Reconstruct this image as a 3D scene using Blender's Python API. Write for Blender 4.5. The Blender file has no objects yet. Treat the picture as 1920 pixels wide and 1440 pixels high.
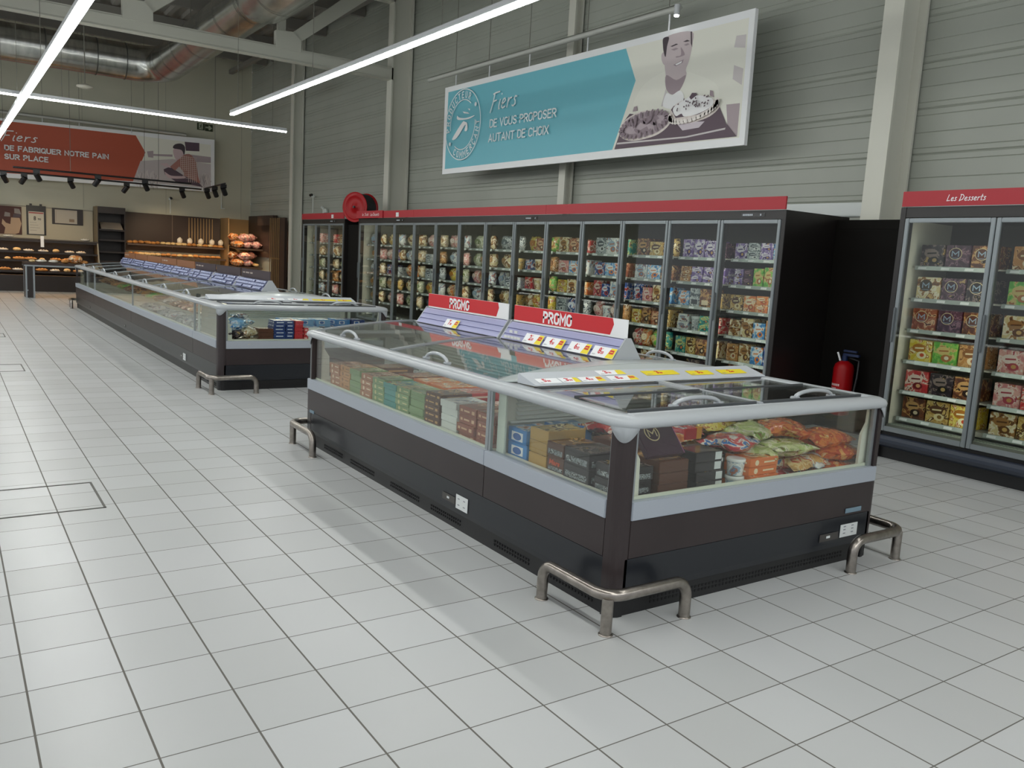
import bpy, bmesh, math, random
from mathutils import Vector, Matrix
random.seed(7)
S = bpy.context.scene
COL = S.collection
PI = math.pi

# ------------------------------------------------------------------ camera, world, exposure
cam_d = bpy.data.cameras.new('camera'); cam = bpy.data.objects.new('camera', cam_d); COL.objects.link(cam)
S.camera = cam
cam_d.sensor_fit = 'HORIZONTAL'; cam_d.sensor_width = 36.0
cam_d.lens = 1572.328 / 1920 * 36.0
cam_d.clip_start = 0.05; cam_d.clip_end = 200
_yaw, _pitch, _roll = 2.54106452, .146009339, -.0581297818
_f = Vector((math.cos(_yaw)*math.cos(_pitch), math.sin(_yaw)*math.cos(_pitch), -math.sin(_pitch)))
_r = Vector((math.sin(_yaw), -math.cos(_yaw), 0)); _d = _f.cross(_r)
_r2 = math.cos(_roll)*_r + math.sin(_roll)*_d; _d2 = -math.sin(_roll)*_r + math.cos(_roll)*_d
M = Matrix((( _r2.x, -_d2.x, -_f.x), (_r2.y, -_d2.y, -_f.y), (_r2.z, -_d2.z, -_f.z))).to_4x4()
M.translation = (4.85756, -.1898, 1.52798)
cam.matrix_world = M

W = bpy.data.worlds.new('world'); S.world = W; W.use_nodes = True
W.node_tree.nodes['Background'].inputs[0].default_value = (.80, .83, .87, 1)
W.node_tree.nodes['Background'].inputs[1].default_value = 0.8
S.view_settings.view_transform = 'Standard'; S.view_settings.look = 'None'
S.view_settings.gamma = 1.0; S.view_settings.use_curve_mapping = False
S.view_settings.exposure = 0.03
S.cycles.transparent_max_bounces = 24
S.cycles.max_bounces = 7
S.cycles.sample_clamp_indirect = 4.0
S.cycles.use_denoising = True
LED_STRENGTH = 32.0

# ------------------------------------------------------------------ materials
def lin(h):
    h = h.lstrip('#'); o = []
    for i in (0, 2, 4):
        c = int(h[i:i+2], 16)/255
        o.append(c/12.92 if c <= .04045 else ((c+.055)/1.055)**2.4)
    return (*o, 1)
MATS = {}
def mat(name, hexc, rough=.5, metal=0, coat=0, emis=0, spec=.5):
    if name in MATS: return MATS[name]
    m = bpy.data.materials.new(name); m.use_nodes = True
    b = m.node_tree.nodes['Principled BSDF']
    b.inputs['Base Color'].default_value = lin(hexc)
    b.inputs['Roughness'].default_value = rough; b.inputs['Metallic'].default_value = metal
    b.inputs['Coat Weight'].default_value = coat; b.inputs['Coat Roughness'].default_value = .08
    b.inputs['Specular IOR Level'].default_value = spec
    if emis:
        b.inputs['Emission Color'].default_value = lin(hexc); b.inputs['Emission Strength'].default_value = emis
    MATS[name] = m; return m
def noisy(name, c1, c2, scale=8, rough=.5, bump=0, metal=0, coat=0, stretch=(1, 1, 1), detail=4):
    if name in MATS: return MATS[name]
    m = mat(name, c1, rough, metal, coat); nt = m.node_tree; b = nt.nodes['Principled BSDF']
    tc = nt.nodes.new('ShaderNodeTexCoord'); mp = nt.nodes.new('ShaderNodeMapping'); mp.inputs['Scale'].default_value = stretch
    n = nt.nodes.new('ShaderNodeTexNoise'); n.inputs['Scale'].default_value = scale; n.inputs['Detail'].default_value = detail
    r = nt.nodes.new('ShaderNodeValToRGB'); r.color_ramp.elements[0].position = .35; r.color_ramp.elements[1].position = .65
    r.color_ramp.elements[0].color = lin(c1); r.color_ramp.elements[1].color = lin(c2)
    nt.links.new(tc.outputs['Object'], mp.inputs[0]); nt.links.new(mp.outputs[0], n.inputs['Vector'])
    nt.links.new(n.outputs[0], r.inputs[0]); nt.links.new(r.outputs[0], b.inputs['Base Color'])
    if bump:
        bp = nt.nodes.new('ShaderNodeBump'); bp.inputs['Strength'].default_value = bump; bp.inputs['Distance'].default_value = .01
        nt.links.new(n.outputs[0], bp.inputs['Height']); nt.links.new(bp.outputs[0], b.inputs['Normal'])
    return m
def printed(name, cols, scale=22, rough=.35, coat=.3, bump=0):
    """packaging print: patches of several inks"""
    if name in MATS: return MATS[name]
    m = mat(name, cols[0], rough, 0, coat); nt = m.node_tree; b = nt.nodes['Principled BSDF']
    tc = nt.nodes.new('ShaderNodeTexCoord'); oi = nt.nodes.new('ShaderNodeObjectInfo')
    ad = nt.nodes.new('ShaderNodeVectorMath'); ad.operation = 'ADD'
    n = nt.nodes.new('ShaderNodeTexNoise'); n.inputs['Scale'].default_value = scale; n.inputs['Detail'].default_value = 3; n.inputs['Distortion'].default_value = .6
    r = nt.nodes.new('ShaderNodeValToRGB'); cr = r.color_ramp; cr.interpolation = 'CONSTANT'
    pos = [0, .44, .53, .60, .67][:len(cols)]
    cr.elements[0].position = 0; cr.elements[0].color = lin(cols[0]); cr.elements[1].position = pos[1]; cr.elements[1].color = lin(cols[1])
    for p, c in zip(pos[2:], cols[2:]):
        e = cr.elements.new(p); e.color = lin(c)
    nt.links.new(tc.outputs['Object'], ad.inputs[0]); nt.links.new(oi.outputs['Random'], ad.inputs[1])
    nt.links.new(ad.outputs[0], n.inputs['Vector']); nt.links.new(n.outputs[0], r.inputs[0]); nt.links.new(r.outputs[0], b.inputs['Base Color'])
    if bump:
        n2 = nt.nodes.new('ShaderNodeTexNoise'); n2.inputs['Scale'].default_value = 16; n2.inputs['Distortion'].default_value = 1.5
        bp = nt.nodes.new('ShaderNodeBump'); bp.inputs['Strength'].default_value = bump; bp.inputs['Distance'].default_value = .02
        nt.links.new(ad.outputs[0], n2.inputs['Vector']); nt.links.new(n2.outputs[0], bp.inputs['Height']); nt.links.new(bp.outputs[0], b.inputs['Normal'])
    return m
def glass(name, tint, ior=1.45, haze=0.0):
    if name in MATS: return MATS[name]
    m = bpy.data.materials.new(name); m.use_nodes = True; nt = m.node_tree; nt.nodes.clear()
    out = nt.nodes.new('ShaderNodeOutputMaterial'); t = nt.nodes.new('ShaderNodeBsdfTransparent'); t.inputs[0].default_value = lin(tint)
    g = nt.nodes.new('ShaderNodeBsdfGlossy'); g.inputs['Roughness'].default_value = .02; g.inputs[0].default_value = (1, 1, 1, 1)
    fr = nt.nodes.new('ShaderNodeFresnel'); fr.inputs[0].default_value = ior
    mx = nt.nodes.new('ShaderNodeMixShader')
    ge = nt.nodes.new('ShaderNodeNewGeometry'); mr = nt.nodes.new('ShaderNodeMix'); mr.data_type = 'FLOAT'     # same index on entry and exit of the thin sheet
    mr.inputs[2].default_value = ior; mr.inputs[3].default_value = 1/ior
    nt.links.new(ge.outputs['Backfacing'], mr.inputs[0]); nt.links.new(mr.outputs[0], fr.inputs[0])
    nt.links.new(fr.outputs[0], mx.inputs[0]); nt.links.new(t.outputs[0], mx.inputs[1]); nt.links.new(g.outputs[0], mx.inputs[2])
    last = mx
    if haze:
        d = nt.nodes.new('ShaderNodeBsdfDiffuse'); d.inputs[0].default_value = (.8, .82, .8, 1)
        m2 = nt.nodes.new('ShaderNodeMixShader'); m2.inputs[0].default_value = haze
        nt.links.new(mx.outputs[0], m2.inputs[1]); nt.links.new(d.outputs[0], m2.inputs[2]); last = m2
    nt.links.new(last.outputs[0], out.inputs[0]); MATS[name] = m; return m

# ------------------------------------------------------------------ mesh collecting helper
class MB:
    def __init__(s): s.v = []; s.f = []; s.m = []; s.ms = []; s.cur = 0; s.smooth = []
    def use(s, m):
        if m not in s.ms: s.ms.append(m)
        s.cur = s.ms.index(m); return s
    def add(s, vs, fs, sm=False):
        o = len(s.v); s.v += [tuple(v) for v in vs]
        for f in fs: s.f.append([o+i for i in f]); s.m.append(s.cur); s.smooth.append(sm)
        return s
    def box(s, x0, x1, y0, y1, z0, z1, b=0):
        if x0 > x1: x0, x1 = x1, x0
        if y0 > y1: y0, y1 = y1, y0
        if z0 > z1: z0, z1 = z1, z0
        if b <= 0:
            vs = [(x, y, z) for x in (x0, x1) for y in (y0, y1) for z in (z0, z1)]
            return s.add(vs, [(0,1,3,2), (4,6,7,5), (0,4,5,1), (2,3,7,6), (0,2,6,4), (1,5,7,3)])
        b = min(b, (x1-x0)/2.01, (y1-y0)/2.01, (z1-z0)/2.01)
        bm = bmesh.new(); bmesh.ops.create_cube(bm, size=1)
        for v in bm.verts: v.co = Vector(((x0+x1)/2+v.co.x*(x1-x0), (y0+y1)/2+v.co.y*(y1-y0), (z0+z1)/2+v.co.z*(z1-z0)))
        bmesh.ops.bevel(bm, geom=bm.edges[:], offset=b, segments=2, affect='EDGES')
        return s.bm(bm)
    def bm(s, bm, sm=False):
        bm.verts.index_update(); s.add([v.co[:] for v in bm.verts], [[v.index for v in f.verts] for f in bm.faces], sm); bm.free(); return s
    def prism(s, poly, a0, a1, axis='x'):
        """poly in the other two axes (y,z for x; x,z for y; x,y for z), pushed from a0 to a1"""
        n = len(poly)
        def P(a, p): return (a, p[0], p[1]) if axis == 'x' else ((p[0], a, p[1]) if axis == 'y' else (p[0], p[1], a))
        vs = [P(a0, p) for p in poly]+[P(a1, p) for p in poly]
        fs = [list(range(n))[::-1], list(range(n, 2*n))]+[(i, (i+1) % n, n+(i+1) % n, n+i) for i in range(n)]
        return s.add(vs, fs)
    def tube(s, pts, r, n=10, caps=True, closed=False):
        pts = [Vector(p) for p in pts]; rings = []; N = len(pts)
        up = None
        for i, p in enumerate(pts):
            a = pts[i-1] if (i or closed) else p; c = pts[(i+1) % N] if (i < N-1 or closed) else p
            t = (c-a).normalized()
            if up is None:
                up = Vector((0, 0, 1)) if abs(t.z) < .9 else Vector((1, 0, 0))
            u = t.cross(up).normalized(); w = u.cross(t).normalized(); up = w
            rr = r[i] if isinstance(r, (list, tuple)) else r
            rings.append([p+rr*(math.cos(2*PI*k/n)*u+math.sin(2*PI*k/n)*w) for k in range(n)])
        vs = [v for R in rings for v in R]; fs = []
        for i in range(N if closed else N-1):
            j = (i+1) % N
            for k in range(n): fs.append((i*n+k, i*n+(k+1) % n, j*n+(k+1) % n, j*n+k))
        s.add(vs, fs, True)
        if caps and not closed:
            s.add(rings[0], [list(range(n))]); s.add(rings[-1], [list(range(n))[::-1]])
        return s
    def cyl(s, p0, p1, r, n=16, r2=None): return s.tube([p0, p1], [r, r if r2 is None else r2], n)
    def lathe(s, prof, c=(0, 0, 0), n=20):
        vs = []; fs = []
        for (r, z) in prof:
            for k in range(n): vs.append((c[0]+r*math.cos(2*PI*k/n), c[1]+r*math.sin(2*PI*k/n), c[2]+z))
        for i in range(len(prof)-1):
            for k in range(n): fs.append((i*n+k, i*n+(k+1) % n, (i+1)*n+(k+1) % n, (i+1)*n+k))
        s.add(vs, fs, True)
        return s.add(vs[:n], [list(range(n))[::-1]]).add(vs[-n:], [list(range(n))])
    def sweep(s, prof, path, closed=False):
        """prof: (outward, z); path: list of (x, y, nx, ny) with outward normal scaled for mitres"""
        n = len(prof); vs = []; fs = []
        for (x, y, nx, ny) in path:
            for (o, z) in prof: vs.append((x+nx*o, y+ny*o, z))
        for i in range(len(path)-1):
            for k in range(n): fs.append((i*n+k, i*n+(k+1) % n, (i+1)*n+(k+1) % n, (i+1)*n+k))
        s.add(vs, fs, True)
        s.add(vs[:n], [list(range(n))]); s.add(vs[-n:], [list(range(n))[::-1]]); return s
    def mesh(s, name):
        me = bpy.data.meshes.new(name); me.from_pydata(s.v, [], s.f)
        for m in s.ms: me.materials.append(m)
        me.polygons.foreach_set('material_index', s.m); me.polygons.foreach_set('use_smooth', s.smooth)
        bm = bmesh.new(); bm.from_mesh(me); bmesh.ops.recalc_face_normals(bm, faces=bm.faces[:]); bm.to_mesh(me); bm.free()
        me.update(); return me
    def build(s, name, m=None, parent=None, **kw):
        if m is not None and not s.ms: s.ms = [m]
        o = bpy.data.objects.new(name, s.mesh(name)); COL.objects.link(o)
        if parent: o.parent = parent
        if kw: tag(o, **kw)
        return o
def B(m=None):
    b = MB()
    if m is not None: b.use(m)
    return b
def tag(o, label=None, cat=None, group=None, kind=None):
    if label: o['label'] = label
    if cat: o['category'] = cat
    if group: o['group'] = group
    if kind: o['kind'] = kind
    return o
def thing(name, label, cat, loc=(0, 0, 0), rz=0, group=None):
    o = bpy.data.objects.new(name, None); COL.objects.link(o); o.location = loc; o.rotation_euler = (0, 0, rz)
    o.empty_display_size = .05
    return tag(o, label, cat, group)
def place(mesh_or_obj, loc, rz=0, label=None, cat=None, group=None, scale=None, name=None, rot=None):
    """a copy of a one-mesh thing"""
    o = mesh_or_obj.copy(); COL.objects.link(o); o.location = loc; o.rotation_euler = rot if rot else (0, 0, rz)
    if scale: o.scale = scale
    for ch in PARTS.get(mesh_or_obj.name, []):
        c = ch.copy(); COL.objects.link(c); c.parent = o
    return tag(o, label, cat, group)
PARTS = {}
def proto(name, mb):
    o = bpy.data.objects.new(name, mb.mesh(name)); return o
ORD = 'first second third fourth fifth sixth seventh eighth ninth tenth eleventh twelfth thirteenth fourteenth fifteenth sixteenth seventeenth eighteenth nineteenth twentieth'.split()

_TX = {}
def text_mesh(body, w, h, shear=0, bold=0, space=1.0, res=2):
    """flat lettering fitted to w x h, lower left at the origin, in the xy plane"""
    key = (body, round(w, 4), round(h, 4), shear, bold)
    if key in _TX: return _TX[key]
    cu = bpy.data.curves.new('lettering', 'FONT'); cu.body = body; cu.shear = shear; cu.offset = bold; cu.extrude = 0.004
    cu.resolution_u = res; cu.space_character = space; cu.fill_mode = 'BOTH'
    ob = bpy.data.objects.new('lettering_curve', cu); COL.objects.link(ob)
    dg = bpy.context.evaluated_depsgraph_get(); dg.update()
    me = bpy.data.meshes.new_from_object(ob.evaluated_get(dg)); bpy.data.objects.remove(ob)
    xs = [v.co.x for v in me.vertices]; ys = [v.co.y for v in me.vertices]
    sx, sy = w/(max(xs)-min(xs)), h/(max(ys)-min(ys)); x0, y0 = min(xs), min(ys)
    for v in me.vertices: v.co = ((v.co.x-x0)*sx, (v.co.y-y0)*sy, v.co.z*.25)
    _TX[key] = me; return me
def text_into(mb, body, o, ux, uy, w, h, **kw):
    """add lettering into a collected mesh at origin o, along ux, up uy"""
    me = text_mesh(body, w, h, **kw); ux, uy, o = Vector(ux), Vector(uy), Vector(o); n = ux.cross(uy)
    mb.add([o+ux*v.co.x+uy*v.co.y+n*v.co.z for v in me.vertices], [list(p.vertices) for p in me.polygons]); return mb

# shared materials
brown = noisy('dark_brown_laminate', '#2a2122', '#2f2627', 3, .38)
blueblack = mat('blue_black_panel', '#1c1f25', .3)
black = mat('black_plastic', '#141416', .4)
matblack = mat('matt_black_board', '#0f0d0b', .6, spec=.12)
silver = mat('satin_silver_trim', '#a9b0ba', .42, .25)
railgrey = mat('grey_plastic_rail', '#adb2b6', .32, 0, .2)
alu = mat('brushed_aluminium', '#9ba1a4', .35, .7)
doorgrey = mat('grey_door_frame', '#858c8f', .38, .45)
white = mat('white_enamel', '#dfe4df', .45)
cream = mat('cream_liner', '#dcdccf', .5)
linergrey = mat('grey_liner', '#85857c', .5)
steel = noisy('stainless_tube', '#8f8983', '#a39c95', 30, .28, 0, 1.0)
red = mat('red_sign', '#a5222d', .5)
signred = mat('promo_red', '#c81f29', .45)
paper = mat('white_card', '#eceef0', .5)
yellow = mat('yellow_card', '#e8d427', .5)
lav = mat('lavender_label_rail', '#a9abcf', .35)
pane = glass('clear_pane', '#f7f9f7', 1.45)
lidglass = glass('lid_glass', '#eef0ee', 1.5, .008)
doorglass = glass('door_glass', '#eaedea', 1.42, 0)
ledmat = mat('led_tube', '#fafcf8', emis=LED_STRENGTH)
coolstrip = mat('cabinet_light', '#fff8ea', emis=11.0)
warmstrip = mat('warm_shelf_light', '#ffc98a', emis=9.0)
cable = mat('steel_cable', '#77756c', .5, .3)

# drawn lettering: centre-line strokes for the narrow sign capitals and the handwritten words
def _q(cx, cy, rx, ry, a0, a1, n=5):
    return [(cx+rx*math.cos(math.radians(a0+(a1-a0)*k/n)), cy+ry*math.sin(math.radians(a0+(a1-a0)*k/n))) for k in range(n+1)]
_w = .54; _h = .27
_cup = lambda: _q(_h, .73, _h, .27, 25, 180)+_q(_h, .27, _h, .27, 180, 335)
GLY = {
 'A': (.6, [[(0, 0), (.3, 1), (.6, 0)], [(.1, .3), (.5, .3)]]), 'E': (.46, [[(.46, 1), (0, 1), (0, 0), (.46, 0)], [(0, .53), (.4, .53)]]), 'F': (.46, [[(.46, 1), (0, 1), (0, 0)], [(0, .5), (.4, .5)]]),
 'B': (.54, [[(0, 0), (0, 1)]+_q(.28, .765, .23, .235, 90, -90)+[(0, .53)], [(0, .53)]+_q(.28, .265, .26, .265, 90, -90)+[(0, 0)]]), 'C': (_w, [_cup()]),
 'Ç': (_w, [_cup(), [(.27, 0), (.30, -.1), (.22, -.2)]]), 'D': (_w, [[(0, 0), (0, 1)]+_q(.24, .7, .30, .3, 90, 0)+_q(.24, .3, .30, .3, 0, -90)+[(0, 0)]]), 'H': (.52, [[(0, 0), (0, 1)], [(.52, 0), (.52, 1)], [(0, .52), (.52, .52)]]),
 'L': (.46, [[(0, 1), (0, 0), (.46, 0)]]), 'I': (.0, [[(0, 0), (0, 1)]]), 'M': (.66, [[(0, 0), (0, 1), (.33, .35), (.66, 1), (.66, 0)]]), 'N': (.54, [[(0, 0), (0, 1), (.54, 0), (.54, 1)]]),
 'O': (_w, [_q(_h, .73, _h, .27, 0, 180)+_q(_h, .27, _h, .27, 180, 360)+[(_w, .73)]]), 'Q': (_w, [_q(_h, .73, _h, .27, 0, 180)+_q(_h, .27, _h, .27, 180, 360)+[(_w, .73)], [(.34, .22), (.58, -.04)]]),
 'P': (.52, [[(0, 0), (0, 1)]+_q(.26, .73, .26, .27, 90, -90)+[(0, .46)]]), 'R': (.52, [[(0, 0), (0, 1)]+_q(.26, .73, .26, .27, 90, -90)+[(0, .46)], [(.26, .46), (.54, 0)]]),
 'S': (.5, [_q(.25, .76, .24, .24, 30, 270, 8)+_q(.25, .26, .25, .26, 90, -150, 8)]), 'T': (.56, [[(0, 1), (.56, 1)], [(.28, 1), (.28, 0)]]),
 'U': (_w, [[(0, 1)]+_q(_h, .27, _h, .27, 180, 360)+[(_w, 1)]]), 'V': (.56, [[(0, 1), (.28, 0), (.56, 1)]]), 'X': (.56, [[(0, 1), (.56, 0)], [(0, 0), (.56, 1)]]), ' ': (.2, []),
 # handwritten
 'hF': (.5, [[(.0, .92), (.2, .98), (.52, 1.0)], [(.12, .97), (.10, .4), (.02, -.12)], [(.1, .5), (.38, .54)]]), 'hi': (.08, [[(.05, .55), (.02, .2), (.06, .02), (.12, .03)], [(.09, .82), (.10, .86)]]),
 'he': (.34, [[(.03, .26), (.2, .32), (.3, .44), (.22, .56), (.1, .52), (.03, .3), (.06, .1), (.18, .02), (.34, .1)]]), 'hr': (.3, [[(.03, .54), (.05, .3), (.05, .02)], [(.05, .32), (.15, .5), (.3, .52)]]),
 'hs': (.28, [[(.28, .52), (.14, .56), (.08, .44), (.2, .3), (.24, .14), (.12, .03), (.0, .08)]]), 'ht': (.24, [[(.12, .92), (.08, .4), (.10, .06), (.22, .06)], [(.0, .6), (.26, .64)]]),
 'hL': (.4, [[(.1, 1), (.04, .5), (.0, .04), (.38, .08)]]), 'hD': (.56, [[(.1, .96), (.08, .4), (.02, .02)], [(.0, .98), (.3, .96), (.52, .66), (.4, .22), (.0, .0)]]), 'hl': (.1, [[(.1, .95), (.03, .4), (.06, .05), (.14, .05)]]),
 'ha': (.34, [[(.28, .48), (.14, .54), (.03, .34), (.06, .08), (.2, .08), (.28, .5), (.26, .16), (.34, .04)]]), 'hS': (.4, [[(.4, .9), (.2, 1), (.06, .84), (.3, .5), (.34, .2), (.14, .02), (.0, .12)]]),
 "h'": (.34, [[(.03, .26), (.2, .32), (.3, .44), (.22, .56), (.1, .52), (.03, .3), (.06, .1), (.18, .02), (.34, .1)], [(.16, .7), (.26, .86)]]),
}
def strokes_into(mb, word, o, ux, uy, w, h, weight=.13, hand=False, slant=0, gap=.2):
    ux, uy, o = Vector(ux), Vector(uy), Vector(o); n = ux.cross(uy).normalized(); segs = []; x = 0
    for ch in word:
        gw, ps = GLY[('h' if hand and ch != ' ' else '')+ch]
        for p in ps: segs.append([(x+px+slant*py, py) for px, py in p])
        x += gw+(gap if gw else gap+.02)
    x -= gap; t = weight/2
    sx, sy = (w-weight*h)/x, h*(1-weight if not hand else 1)
    def P(p): return Vector((p[0]*sx+t*h, p[1]*sy+(t*h if not hand else 0)))
    def W(v, e): return o+ux*v.x+uy*v.y+n*e
    th = t*h
    for k, p in enumerate(segs):
        q = [P(a) for a in p]; L = []; Rr = []
        for i, a in enumerate(q):
            d0 = (q[i]-q[i-1]).normalized() if i else None; d1 = (q[i+1]-q[i]).normalized() if i < len(q)-1 else None
            d = ((d0+d1).normalized() if d0 and d1 and (d0+d1).length > .1 else (d0 or d1)); nn = Vector((-d.y, d.x))
            m_ = th/max(.55, abs(nn.dot(Vector((-(d1 or d0).y, (d1 or d0).x)))))
            e = Vector((0, 0))
            if d0 is None: e = -d1*th*(.0 if not hand else .5)
            if d1 is None: e = d0*th*(.0 if not hand else .5)
            if not hand and (d0 is None or d1 is None): e = (-d1 if d0 is None else d0)*th*.95
            L.append(a+nn*m_+e); Rr.append(a-nn*m_+e)
        N = len(q); ee = .0004*(k % 3)
        mb.add([W(v, ee) for v in L]+[W(v, ee) for v in Rr], [(i, i+1, N+i+1, N+i) for i in range(N-1)])
    return mb

# ================================================================== THE ROOM
T = .30
def floor_mat():
    m = mat('pale_floor_tiles', '#b9b9b5', .3); nt = m.node_tree; b = nt.nodes['Principled BSDF']; L = nt.links
    g = nt.nodes.new('ShaderNodeNewGeometry'); sp = nt.nodes.new('ShaderNodeSeparateXYZ'); L.new(g.outputs['Position'], sp.inputs[0])
    def mth(op, a, c=None):
        n = nt.nodes.new('ShaderNodeMath'); n.operation = op
        for i, v in enumerate((a, c)):
            if v is None: continue
            if isinstance(v, (int, float)): n.inputs[i].default_value = v
            else: L.new(v, n.inputs[i])
        return n.outputs[0]
    def dist(o):
        q = mth('DIVIDE', o, T); f = mth('FRACT', q); return mth('MINIMUM', f, mth('SUBTRACT', 1.0, f)), mth('FLOOR', q)
    dx, ix = dist(sp.outputs[0]); dy, iy = dist(sp.outputs[1])
    gr = mth('MAXIMUM', mth('LESS_THAN', dx, .0080), mth('LESS_THAN', dy, .0115))
    cb = nt.nodes.new('ShaderNodeCombineXYZ'); L.new(ix, cb.inputs[0]); L.new(iy, cb.inputs[1])
    wn = nt.nodes.new('ShaderNodeTexWhiteNoise'); wn.noise_dimensions = '2D'; L.new(cb.outputs[0], wn.inputs['Vector'])
    mx = nt.nodes.new('ShaderNodeMix'); mx.data_type = 'RGBA'; L.new(wn.outputs[0], mx.inputs[0])
    mx.inputs[6].default_value = lin('#b2b4b4'); mx.inputs[7].default_value = lin('#bcbebf')
    m2 = nt.nodes.new('ShaderNodeMix'); m2.data_type = 'RGBA'; L.new(gr, m2.inputs[0]); L.new(mx.outputs[2], m2.inputs[6]); m2.inputs[7].default_value = lin('#605d58')
    L.new(m2.outputs[2], b.inputs['Base Color'])
    n = nt.nodes.new('ShaderNodeTexNoise'); n.inputs['Scale'].default_value = 3; L.new(g.outputs['Position'], n.inputs['Vector'])
    L.new(mth('ADD', mth('MULTIPLY', n.outputs[0], .12), mth('ADD', mth('MULTIPLY', gr, .4), .27)), b.inputs['Roughness'])
    b.inputs['Specular IOR Level'].default_value = .45
    bp = nt.nodes.new('ShaderNodeBump'); bp.invert = True; bp.inputs['Strength'].default_value = .3; bp.inputs['Distance'].default_value = .002
    L.new(gr, bp.inputs['Height']); L.new(bp.outputs[0], b.inputs['Normal'])
    return m
o = B(floor_mat()).box(-22.3, 9, -11, 8.2, -.1, 0).build('floor'); tag(o, kind='structure')

wallm = noisy('grey_green_cladding', '#a3a79d', '#a9ada3', 1.2, .42)
postm = mat('cream_steel', '#d2d2c6', .45)
# right wall: horizontal cladding with real grooves
prof = []; z = 2.36; G = []
while z < 7.2:
    for dz, w in ((0, .012), (.06, .006), (.21, .006), (.375, .006)): G.append((z+dz, w))
    z += .44
prof = [(7.9, 0), (7.9, 2.2)]
for z, w in sorted(G):
    prof += [(7.9, z-w), (7.9+w*1.2, z), (7.9, z+w)]
prof += [(7.9, 7.3), (8.1, 7.3), (8.1, 0)]
o = B(wallm).prism(prof, -22, 9).build('wall_right'); tag(o, kind='structure')
o = B(mat('pale_flashing', '#d8dedc', .3)).box(-11.1, 9, 7.86, 7.90, 2.20, 2.345, .01).build('trim_1'); tag(o, kind='structure')
farm = noisy('grey_green_far_wall', '#bfbeab', '#c4c3b0', .7, .6)
b = B(farm).box(-22.2, -22, -11, 7.9, 0, 7.3)
b.use(mat('joint_grey', '#a9a99a', .6))
for y in (-3.4, -1.2, 1.0, 3.2, 5.4, 7.6): b.box(-22, -21.996, y-.008, y+.008, 2.3, 7.3)
o = b.build('wall_back'); tag(o, kind='structure')
# roof deck: ribbed steel
deck = []
y = -11
while y < 8.2:
    deck += [(y, 7.0), (y+.12, 7.0), (y+.16, 7.08), (y+.36, 7.08)]; y += .4
deck += [(8.2, 7.2), (-11, 7.2)]
o = B(mat('grey_roof_deck', '#8f8c84', .6)).prism(deck, -22.2, 9).build('ceiling'); tag(o, kind='structure')

def hcol(name, x0, x1, yf, z1=7.0):
    b = B(postm); t = .03; xm = (x0+x1)/2
    b.box(x0, x1, yf, yf+t, 0, z1); b.box(x0, x1, 7.87-t, 7.87, 0, z1); b.box(xm-.015, xm+.015, yf+t, 7.87-t, 0, z1)
    o = b.build(name); return tag(o, kind='structure')
hcol('trim_2', -.31, -.10, 7.45); hcol('trim_3', -11.36, -11.14, 7.42)
hcol('trim_4', -5.74, -5.58, 7.71); hcol('trim_5', -17.52, -17.32, 7.58)
hcol('trim_8', 4.6, 4.8, 7.45)
# roof truss across the hall
b = B(mat('cream_truss_steel', '#c0c0b4', .5))
X0, X1 = -11.34, -11.14
b.box(X0, X1, -11, 7.45, 4.97, 4.995).box(X0, X1, -11, 7.45, 5.175, 5.2).box(-11.16, X1, -11, 7.45, 4.99, 5.18)
b.box(X0, X1, -11, 7.45, 6.45, 6.62)
for y0 in (2.46, 5.06, -.2, -3.0, -5.8, -8.6):
    b.prism([(y0, 5.15), (y0, 5.47), (y0+.33, 5.49), (y0+.48, 5.36), (y0+.48, 5.15)], -11.26, -11.13)
    b.prism([(y0+.30, 5.47), (y0+.46, 5.33), (y0+1.85, 6.42), (y0+1.55, 6.5)], -11.30, -11.16)
    b.prism([(y0+.05, 5.4), (y0+.2, 5.4), (y0+.2, 6.5), (y0+.05, 6.5)], -11.27, -11.19)
o = b.build('trim_6'); tag(o, kind='structure')
b = B(mat('grey_purlin', '#84817a', .6))
for x in (-20.5, -18.2, -15.9, -13.6, -11.3, -9.0, -6.7, -4.4, -2.1, .2, 2.5): b.box(x-.05, x+.05, -11, 7.86, 6.72, 6.98)
for y in (7.2,): b.box(-22, 9, y, y+.12, 6.6, 6.72)
b.tube([(-11.3, 3.2, 6.5), (-18.2, 7.3, 6.4)], .035, 6); b.tube([(-11.3, 3.4, 6.5), (-15.9, .5, 6.4)], .03, 6)
b.box(-16.2, -14.6, 7.0, 7.1, 5.25, 5.33)
o = b.build('trim_7'); tag(o, kind='structure')
# thin wall conduit bracket by the corner
# ------------------------------------------------------------------ ventilation duct
duct = noisy('galvanised_duct', '#b4b6b2', '#cfcfc9', 2.5, .22, .15, .97, stretch=(1, 3, 1))
t = thing('ventilation_duct', 'large round galvanised air duct bending below the roof over the bakery', 'duct', (-18.7, 3.9, 5.86))
R = .43; pts = [(0, -14.5, 0)]
for k in range(9):
    a = k/8*PI/2; pts.append((.72-.72*math.cos(a), .0+.72*math.sin(a), 0))
pts.append((8.0, .72, 0))
B(duct).tube(pts, R, 28).build('duct_pipe', parent=t)
B(duct).tube([(7.9, .72, 0), (8.3, .74, .02), (20, .76, .02)], [.43, .52, .52], 28).build('wide_duct_pipe', parent=t)
ring = mat('duct_joint_ring', '#6d6f6c', .4, .8)
for y in (-3.9, -3.0, -1.9, -.8, -.15):
    bb = B(ring).tube([(0, y-.012, 0), (0, y+.012, 0)], R+.012, 28, caps=False); bb.build('joint_ring', parent=t)
for x in (1.0, 1.9, 2.9, 4.1, 5.3, 6.5, 7.8): B(ring).tube([(x-.012, .72, 0), (x+.012, .72, 0)], R+.012, 28, caps=False).build('joint_ring', parent=t)
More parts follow.
